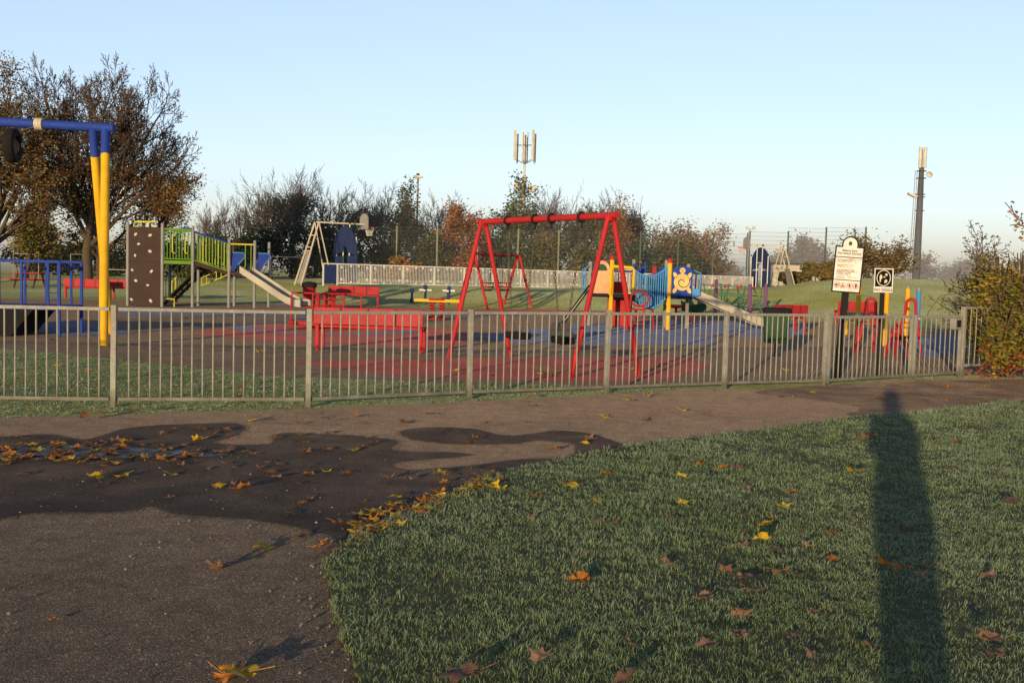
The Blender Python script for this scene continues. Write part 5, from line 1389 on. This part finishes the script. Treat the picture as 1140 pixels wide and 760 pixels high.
for i, (px, top, Y_, wpx, mats, lb) in enumerate((
    (40, 262, 82, 90, ('f_dark', 'f_dark'), 'dark hedge bush behind the small pale goal'),
    (95, 268, 82, 80, ('f_dark', 'f_dark'), 'dark hedge bush behind the largest tree trunk'),
    (150, 262, 84, 80, ('f_dark', 'f_olive'), 'dark hedge bush behind the brown climbing wall'),
    (205, 262, 88, 80, ('f_dark', 'f_dark'), 'dark hedge bush behind the green railings of the climbing unit'),
    (240, 250, 88, 70, ('f_dark', 'f_dark'), 'dark hedge bush behind the grey posts above the slide top'),
    (285, 246, 86, 75, ('f_dark', 'f_dark'), 'dark hedge bush over the middle of the metal slide'),
    (330, 240, 86, 80, ('f_dark', 'f_dark'), 'tall dark hedge bush below the ivy covered tree'),
    (372, 246, 88, 70, ('f_dark', 'f_dark'), 'dark hedge bush behind the blue arched goal'),
    (415, 258, 92, 70, ('f_dark', 'f_green'), 'dark green bush right of the orange hoop'),
    (468, 250, 91, 90, ('f_green', 'f_dark'), 'green bush below the leafy tree by the court railing'),
    (450, 285, 84, 40, ('f_orange', 'f_olive'), 'low orange bush touching the top of the white railing'),
    (520, 262, 95, 70, ('f_dark', 'f_green'), 'dark bush under the round orange tree'),
    (570, 258, 93, 80, ('f_green', 'f_dark'), 'green bush behind the far legs of the swing'),
    (620, 258, 92, 80, ('f_green', 'f_olive'), 'olive bush seen between the swing chains'),
    (665, 262, 93, 70, ('f_green', 'f_dark'), 'green bush behind the near leg of the swing'),
    (712, 262, 90, 70, ('f_dark', 'f_green'), 'dark green bush behind the rope bridge'),
    (748, 262, 90, 90, ('f_green', 'f_dark'), 'broad dark green bush behind the turtle panel'),
    (884, 302, 82, 34, ('f_dark', 'f_brown'), 'low dark shrub by the foot of the far goal'),
    (916, 288, 72, 44, ('f_brown', 'f_olive'), 'tan shrub between the mesh fence and the notice board'),
)): bush(px, top, Y_, wpx, lb, 50+i, mats, group=G_, n=3600)
tree('hill_shrub', at(978, 74), hgt(978, 257, 74), .1, 'tan and olive hill shrub standing behind the NO DOGS sign', 61, 4, 5200, .17, .4, ('f_brown', 'f_olive', 'f_brown'), dict(stems=6, stemr=.6, stemlean=.9, kids=(6, 5, 4, 3), clear=.08, ang=(50, 45, 40), len=(.55, .5, .5), wid=1.15, tl=.6), cat='bush')
# misty trees far off
hz = lambda px, top, Y_, lb, seed, n=2500, w_=1.0, st_=1: tree('misty_tree', at(px, Y_, -1), hgt(px, top, Y_)+1, .25, lb, seed, 4, n, .5, .8, ('f_brown', 'f_olive'), dict(stems=st_, kids=(7, 5, 4, 3), clear=.25, wid=w_, tl=.55, minr=.03), group='trees fading into the mist')
hz(897, 263, 200, 'rounded grey tree in the mist right of the far goal', 71, 5200, 1.15)
hz(872, 282, 215, 'small grey misty tree between the goal and the rounded tree', 72, 3000, 1.3)
hz(922, 284, 220, 'low misty tree behind the notice board', 73, 3000, 1.4)
hz(1036, 279, 190, 'thin misty tree right of the slim mast', 74, 500, .9)
hz(1060, 290, 240, 'faint misty tree in the gap before the berry bush', 75, 3000, 1.3)
hz(1085, 284, 250, 'faint misty tree behind the thorny branches', 76, 3000, 1.3)
hz(812, 292, 230, 'faint misty tree left of the far goal', 77, 3000, 1.5)
# berry bush by the gate with a thorny bare top
bb = bush(1126, 285, 18.9, 125, 'thorny bush with yellow leaves and red berries at the gate', 81, ('f_yel', 'f_yel', 'f_yel', 'f_brown'), 11000, 'berry_bush', .07, .7, twigs=160)
m = MB(); r = random.Random(82)
for i in range(360):
    c = Vector((r.uniform(-.75, .9), r.uniform(-.75, -.1), abs(r.gauss(.3, .3)))); a = Vector((r.gauss(0, 1), r.gauss(0, 1), r.gauss(0, 1))).normalized(); x, y = frame_of(a); L1 = .055*r.uniform(.6, 1.4)
    m.add([c-x*L1*.5, c+y*L1*.3, c+x*L1*.5, c-y*L1*.3], [(0, 1, 2), (0, 2, 3)])
m.build('red_leaves', 'f_berry', bb)
m = MB(); q0 = Vector((-.55, -.1, .9))
m.tube([q0, q0+Vector((-.1, 0, .35)), q0+Vector((-.35, 0, .55)), q0+Vector((-.7, 0, .5)), q0+Vector((-.9, 0, .2)), q0+Vector((-1.0, 0, -.2))], [.012, .01, .009, .007, .006, .004], 5, False); m.build('arching_stem', 'twig', bb)
tree('thorn_tree', (A(1120, 300, 21).x+.55, 21.2, 0), hgt(1120, 247, 21), .05, 'bare thorny small tree rising out of the berry bush', 83, 4, 1600, .07, .12, ('f_yel', 'f_brown'), dict(stems=5, stemr=.35, stemlean=.8, kids=(6, 5, 4, 3), clear=.15, ang=(45, 48, 45), len=(.5, .5, .5), wid=1.15, tl=.6, minr=.006, rk=.55))
# maple whose tip reaches in at the right edge
tree('maple_tree', (15.9, 27, 0), 6.4, .16, 'dark red maple whose branch tip reaches into the sky at the right edge', 84, 4, 5500, .12, .12, ('f_red', 'f_red', 'f_orange'), dict(kids=(9, 5, 5, 3), clear=.3, ang=(60, 45, 45), len=(.6, .5, .5), wid=.9))

# ------------------------------------------------------------------ fallen leaves
def leaf_mat(name, c0, c1, c2):
    k = NT(name); v = k.coord(); n = k.noise(v, 9, 5, .7); n2 = k.noise(v, 40, 3, .6)
    inf = k.N('ShaderNodeObjectInfo').outputs['Random']
    c = k.mix(k.ramp(n, [(.35, 0.0), (.6, 1.0)]), c0, c1); c = k.mix(k.ramp(n2, [(.55, 0.0), (.75, .6)]), c, c2)
    c = k.mix(1, c, k.ramp(inf, [(0, .65), (1, 1.2)]), 'MULTIPLY')
    k.set(col=c, rough=.65, spec=.25); k.bump(n2, .3, .004)
    tr = k.N('ShaderNodeBsdfTranslucent'); k.L(c, tr.inputs['Color'])
    ms = k.N('ShaderNodeMixShader'); ms.inputs[0].default_value = .25
    k.L(k.b.outputs[0], ms.inputs[1]); k.L(tr.outputs[0], ms.inputs[2]); k.L(ms.outputs[0], k.n['Material Output'].inputs['Surface'])
    return k.m
LM = {'y': leaf_mat('yellow_leaf', (.85, .58, .03), (.66, .42, .035), (.22, .11, .03)), 'o': leaf_mat('orange_leaf', (.62, .26, .04), (.44, .16, .03), (.14, .05, .02)),
      'b': leaf_mat('brown_leaf', (.40, .21, .10), (.27, .13, .065), (.48, .36, .25)), 'f': leaf_mat('frosted_leaf', (.36, .21, .14), (.23, .12, .08), (.55, .52, .48))}
def leaf_mesh(seed, curl):
    r = random.Random(seed); out = []
    lobes = [(90, 1.0), (33, .95), (147, .95), (-25, .74), (205, .74)]
    n = 60
    for i in range(n):
        a = 360*i/n-90; v = .60
        for la, ll in lobes:
            dlt = abs((a-la+180) % 360-180); v = max(v, ll*max(0, 1-(dlt/24)**1.15*.62)) if dlt < 40 else v
        if abs((a+90+180) % 360-180) < 10: v = .12
        v *= 1+.10*math.sin(i*2.7+seed)*(1 if v > .4 else .3)
        out.append((R(a), v*.5))
    ax = r.uniform(0, math.pi); k1, k2 = curl*r.uniform(.7, 1.3), curl*r.uniform(-.4, .8); tw = r.uniform(-1, 1)*curl
    def zed(x, y):
        u = x*math.cos(ax)+y*math.sin(ax); v = -x*math.sin(ax)+y*math.cos(ax)
        return k1*u*u*2.2+k2*v*v*1.5+tw*u*v*1.6+.05*math.sin(9*x+seed)*math.sin(8*y)
    vs = [(0, 0, zed(0, 0))]
    for fr_ in (.35, .7, 1.0):
        for a, v in out:
            x, y = v*fr_*math.cos(a), v*fr_*math.sin(a); vs.append((x, y, zed(x, y)))
    fs = [(0, 1+i, 1+(i+1) % n) for i in range(n)]
    for k in range(2):
        o = 1+k*n; fs += [(o+i, o+n+i, o+n+(i+1) % n, o+(i+1) % n) for i in range(n)]
    m = MB(); m.add(vs, fs, True)
    sb = r.uniform(-.2, .2); m.tube([(0, -.05, zed(0, -.05)), (sb*.4, -.35, zed(0, -.3)+.02), (sb, -.58, zed(0, -.3)+.05+.08*curl)], .009, 4)
    zmin = min(v[2] for v in m.v); m.v = [(x, y, z-zmin) for x, y, z in m.v]
    return m
LMESH = {}
for c in 'yobf':
    for k in range(6):
        o = leaf_mesh(k*7+ord(c), (.05, .14, .26, .38, .55, .09)[k]).build('fallen_leaf', LM[c]); LMESH[c, k] = o.data; bpy.data.objects.remove(o)
rl = random.Random(99)
CN = {'y': 'yellow', 'o': 'orange', 'b': 'brown', 'f': 'frosted pale brown'}
def put_leaf(p, c, size, label, group, z=None, kk=None, tilt=.25):
    kk = rl.randrange(6) if kk is None else kk
    if group is None: size *= .86; tilt = min(tilt, .2)
    o = bpy.data.objects.new('fallen_leaf', LMESH[c, kk]); COL.objects.link(o)
    o.location = (p[0], p[1], p[2] if z is None else z); o.scale = (size, size, size*rl.uniform(.8, 1.3))
    o.rotation_euler = (rl.gauss(0, tilt), rl.gauss(0, tilt), rl.uniform(0, 6.28))
    o['label'] = label; o['category'] = 'leaf'
    if group: o['group'] = group
    return o
LITTER = MB(); LCODE = {'y': 0, 'o': 1, 'b': 2, 'f': 3}
def litter(px, py, c, size, z):
    me = LMESH[c, rl.randrange(6)]; p = G(px, py, z)
    T = Matrix.Translation(p) @ Euler((rl.gauss(0, .1), rl.gauss(0, .1), rl.uniform(0, 6.28))).to_matrix().to_4x4() @ Matrix.Scale(size, 4)
    LITTER.add([T @ v.co for v in me.vertices], [tuple(f.vertices) for f in me.polygons], True, LCODE[c])
def grp(pts, where, group, z, size=(.11, .18)):
    for px, py, c in pts:
        p = G(px, py, z)
        put_leaf((p.x+rl.uniform(-.02, .02), p.y, z), c, rl.uniform(*size), f'{CN[c]} fallen leaf {where}', group, tilt=.09 if z < .04 else .16)
# single leaves that stand out
put_leaf(G(268, 750, .03), 'y', .25, 'large curled yellow leaf at the bottom edge of the dry path', None, kk=2, tilt=.3)
put_leaf(G(253, 752, .012), 'o', .20, 'orange leaf lying against the large curled yellow leaf', None, kk=3)
put_leaf(G(294, 609, .012), 'y', .24, 'flat yellow brown leaf alone on the dry path below the damp patch', None, kk=0, tilt=.15)
put_leaf(G(246, 632, .012), 'b', .19, 'curled brown leaf alone on the dry path, casting a long shadow', None, kk=4)
put_leaf(G(58, 690, .012), 'o', .06, 'tiny orange leaf fragment alone on the dry path', None, kk=4)
put_leaf(G(644, 646, .05), 'o', .22, 'long orange brown leaf alone in the front grass', None, kk=3, tilt=.1)
put_leaf(G(516, 752, .075), 'f', .26, 'big frosted leaf with raised stalk at the bottom of the lawn', None, kk=1)
put_leaf(G(700, 753, .075), 'f', .22, 'crumpled frosted leaf at the bottom edge, right of the big stalked one', None, kk=4)
put_leaf(G(602, 731, .075), 'f', .15, 'small frosted leaf above the big stalked leaf', None, kk=3)
put_leaf(G(990, 630, .08), 'o', .24, 'orange brown leaf with long stalk lying inside the shadow of the photographer', None, kk=1)
put_leaf(G(846, 600, .08), 'y', .20, 'bright yellow leaf, lower one in the middle of the lawn', None, kk=2)
put_leaf(G(951, 525, .08), 'y', .22, 'bright yellow leaf beside the tall shadow', None, kk=2)
put_leaf(G(674, 465, .012), 'y', .18, 'bright yellow leaf standing alone on the dry path', None, kk=2, tilt=.4)
put_leaf(G(838, 657, .08), 'b', .2, 'curled dark orange leaf below the two middle yellow leaves', None, kk=3)
put_leaf(G(1104, 711, .08), 'b', .2, 'purplish brown leaf low on the lawn, right of the tall shadow', None, kk=3)
put_leaf(G(1128, 557, .08), 'f', .2, 'pale whitish leaf at the right end of the lawn', None, kk=1)
put_leaf(G(787, 719, .08), 'f', .14, 'small dull leaf alone low on the lawn', None, kk=3)
put_leaf(G(107, 531, .02), 'y', .19, 'bright yellow leaf, frontmost on the wet patch', None, kk=2, tilt=.35)
# groups
g1 = [(34, 495, 'y'), (42, 501, 'y'), (8, 508, 'o'), (22, 512, 'o'), (53, 511, 'o'), (75, 512, 'y'), (98, 510, 'o'), (85, 498, 'o'), (95, 493, 'b'), (108, 497, 'b'), (146, 507, 'b'), (165, 509, 'y'), (185, 509, 'y'), (158, 496, 'b'),
      (220, 490, 'y'), (235, 482, 'o'), (225, 478, 'o'), (250, 479, 'b'), (178, 496, 'b'), (180, 482, 'b'), (28, 527, 'f'), (134, 530, 'y'), (190, 528, 'y'), (112, 540, 'b'), (245, 541, 'y'), (268, 543, 'o'), (300, 526, 'b'), (308, 531, 'f'), (320, 571, 'f'), (345, 527, 'o'), (365, 525, 'y'), (64, 507, 'o'), (120, 502, 'b'), (90, 513, 'b'), (70, 502, 'o'), (195, 516, 'b'), (15, 499, 'o'), (4, 517, 'o'), (110, 510, 'b'), (130, 505, 'o'), (335, 484, 'o'), (338, 503, 'o'), (312, 517, 'b'), (366, 500, 'b'), (393, 501, 'y'), (385, 527, 'o'), (335, 597, 'f'), (300, 515, 'b')]
for _ in range(75):
    litter(rl.uniform(-5, 300)*rl.random()**.4, rl.gauss(504, 8), rl.choice('yoobbf'), rl.uniform(.09, .155), .016)
for _ in range(22): litter(rl.uniform(180, 420), rl.uniform(480, 560), rl.choice('bbfof'), rl.uniform(.08, .13), .016)
grp(g1, 'scattered on the wet patch of the path', 'leaves on the wet patch', .014, (.10, .17))
g2 = [(280, 469, 'y'), (335, 471, 'o'), (398, 463, 'o'), (478, 461, 'o'), (537, 471, 'o'), (700, 446, 'y'), (721, 441, 'y'), (760, 457, 'y'), (720, 468, 'b'), (584, 470, 'o'), (656, 488, 'b'), (650, 493, 'y'), (617, 500, 'o'), (668, 504, 'o'), (531, 487, 'o'), (520, 493, 'o'), (885, 443, 'y'), (495, 480, 'b'), (590, 452, 'b'), (450, 470, 'b')]
grp(g2, 'lying on the dry path towards the fence', 'leaves on the dry path', .016)
g3 = []
for i in range(110):
    t = rl.random(); px = 395+t*160; py = 596-t*62+rl.gauss(0, 7)-4
    (g3.append((px, py, rl.choice('yyoobbf'))) if i < 30 else litter(px, py, rl.choice('yyoobbf'), rl.uniform(.09, .15), .026))
g3 += [(420, 570, 'y'), (440, 560, 'y'), (444, 553, 'y'), (400, 572, 'f'), (410, 574, 'y'), (553, 534, 'o'), (548, 541, 'y'), (558, 545, 'y'), (490, 527, 'y'), (495, 530, 'o'), (525, 523, 'f'), (455, 533, 'f'), (430, 532, 'o'), (380, 580, 'f'), (372, 581, 'o'), (405, 600, 'f'), (398, 606, 'b'), (365, 605, 'f'), (352, 608, 'o'), (372, 612, 'b'), (512, 546, 'g') and (512, 546, 'y')]
grp(g3, 'in the drift heaped along the curved lawn edge', 'leaf drift along the lawn edge', .03, (.09, .16))
g4 = [(592, 551, 'o'), (600, 553, 'b'), (640, 545, 'b'), (641, 540, 'y'), (676, 527, 'o'), (747, 512, 'b'), (780, 518, 'o'), (760, 529, 'y'), (804, 521, 'o'), (815, 511, 'b'), (738, 531, 'b'), (666, 557, 'y'), (762, 559, 'y'), (663, 579, 'b'), (682, 582, 'b'), (880, 547, 'o'), (873, 563, 'y'), (827, 575, 'b'), (822, 590, 'o'), (849, 584, 'y'), (895, 607, 'f'), (830, 607, 'b'), (922, 592, 'o'), (935, 593, 'b'), (924, 622, 'o'), (743, 626, 'f'), (655, 614, 'b'), (592, 576, 'b'), (948, 576, 'b'), (965, 487, 'o'), (972, 485, 'o'), (975, 519, 'o'), (956, 489, 'b'), (1046, 495, 'b'), (1066, 492, 'o'), (1056, 522, 'b'), (1084, 470, 'y'), (1064, 467, 'f'), (1088, 464, 'o'), (890, 640, 'b'), (858, 577, 'b')]
for _ in range(26):
    py = rl.uniform(480, 740); px = rl.uniform(600, 1140)
    if py > 510-(px-600)*.09: g4.append((px, py, rl.choice('ffbbf')))
grp(g4, 'lying on the frosty lawn', 'leaves on the lawn', .042, (.095, .15))
g5 = [(975, 443, 'f'), (982, 444, 'o'), (1030, 446, 'b'), (1050, 445, 'o'), (1072, 446, 'f'), (1090, 440, 'b'), (1100, 448, 'b'), (1115, 436, 'b'), (1055, 431, 'o'), (1070, 431, 'b'), (1038, 427, 'y'), (985, 429, 'y'), (1000, 428, 'y'), (900, 440, 'f'), (905, 437, 'y'), (870, 442, 'b'), (1125, 446, 'f'), (1098, 430, 'y')]
grp(g5, 'on the damp ground before the gate', 'leaves before the gate', .016, (.11, .18))
g6 = [(34, 456, 'y'), (110, 459, 'y'), (95, 462, 'b'), (150, 456, 'b'), (268, 448, 'b'), (62, 408, 'y'), (100, 412, 'o'), (40, 398, 'y'), (200, 400, 'b'), (590, 441, 'b'), (612, 433, 'b'), (700, 432, 'y'), (165, 420, 'b'), (270, 432, 'o')]
grp(g6, 'on the grass strip along the railing fence', 'leaves on the verge', .05, (.13, .19))
g7 = [(208, 354, 'o'), (290, 393, 'y'), (283, 392, 'y'), (240, 390, 'b'), (162, 388, 'b'), (510, 412, 'y'), (545, 418, 'b'), (610, 419, 'o'), (600, 416, 'y'), (220, 377, 'b'), (250, 384, 'o'), (320, 392, 'b'), (747, 404, 'y'), (735, 406, 'y'), (505, 392, 'b'), (90, 374, 'o'), (440, 393, 'b'), (470, 402, 'b'), (700, 411, 'y'), (875, 413, 'y'), (985, 411, 'b'), (60, 379, 'b')]
grp(g7, 'on the playground surface inside the fence', 'leaves on the playground', .024, (.16, .24))
lo = LITTER.build('leaf_litter', [LM[c] for c in 'yobf']); tag(lo, 'small loose autumn leaves strewn over the wet patch and lawn edge', 'leaf litter'); lo['kind'] = 'stuff'
# pale straws on the lawn
for px0, py0, px1, py1, lb in ((986, 594, 1012, 597, 'bent pale straw lying across the tall shadow'), (990, 468, 1002, 472, 'short pale straw at the far end of the lawn'), (895, 480, 910, 488, 'thin dry stalk at the lawn edge below the wide gate leaf')):
    a, b = G(px0, py0, .06), G(px1, py1, .06); m = MB(); mid_ = (a+b)/2+Vector((.02, .05, .012))
    m.tube([a, mid_, b+Vector((0, .03, .01))], .004, 5); o = m.build('straw', LM['f']); tag(o, lb, 'straw')

# ------------------------------------------------------------------ the photographer (behind the camera; only the shadow is seen)
pe = empty('person', (.105, -.34, 0), 0, 'person in a dark coat holding both arms up, whose long shadow falls on the lawn', 'person')
def skin(name, joints, edges, mat, parent, root_i=0):
    me = bpy.data.meshes.new(name); me.from_pydata([j[0] for j in joints], edges, []); o = bpy.data.objects.new(name, me); COL.objects.link(o)
    o.parent = parent; s_ = o.modifiers.new('skin', 'SKIN'); me.skin_vertices or None
    for i, j in enumerate(joints):
        me.skin_vertices[0].data[i].radius = j[1] if isinstance(j[1], tuple) else (j[1], j[1])
    me.skin_vertices[0].data[root_i].use_root = True
    ss = o.modifiers.new('sub', 'SUBSURF'); ss.levels = 2; ss.render_levels = 2
    me.materials.append(M[mat]); return o
J = [((0, 0, .97), (.17, .125)), ((0, 0, 1.15), (.165, .12)), ((0, 0, 1.36), (.165, .12)), ((0, .01, 1.49), (.065, .065)), ((0, .03, 1.56), (.058, .06)), ((0, .03, 1.66), (.078, .098)), ((0, .03, 1.75), (.06, .08)),
     ((.165, 0, 1.42), .07), ((.225, .05, 1.17), .05), ((.17, .25, 1.38), .042), ((.10, .27, 1.50), .035),
     ((-.165, 0, 1.42), .07), ((-.225, .05, 1.17), .05), ((-.17, .25, 1.38), .042), ((-.10, .27, 1.50), .035),
     ((.085, 0, .88), (.095, .105)), ((.07, .02, .48), .062), ((.068, 0, .09), .048), ((.075, .12, .04), .042),
     ((-.085, 0, .88), (.095, .105)), ((-.07, .02, .48), .062), ((-.068, 0, .09), .048), ((-.075, .12, .04), .042)]
E_ = [(0, 1), (1, 2), (2, 3), (3, 4), (4, 5), (5, 6), (2, 7), (7, 8), (8, 9), (9, 10), (2, 11), (11, 12), (12, 13), (13, 14), (0, 15), (15, 16), (16, 17), (17, 18), (0, 19), (19, 20), (20, 21), (21, 22)]
coat = paint('dark_coat', (.03, .035, .05), .9)
M['coat'] = coat
skin('body', J, E_, 'coat', pe)
m = MB(); m.lathe([(0, 1.82), (.07, 1.805), (.115, 1.75), (.128, 1.66), (.12, 1.56), (.10, 1.5)], (0, .02, 0), 16); m.build('hair', 'twig', pe)
m = MB(); m.lathe([(.10, 1.5), (.155, 1.42), (.19, 1.2), (.205, .95), (.195, .78), (.17, .78)], (0, 0, 0), 20); ct = m.build('coat', 'coat', pe); ct.scale = (1, .72, 1)
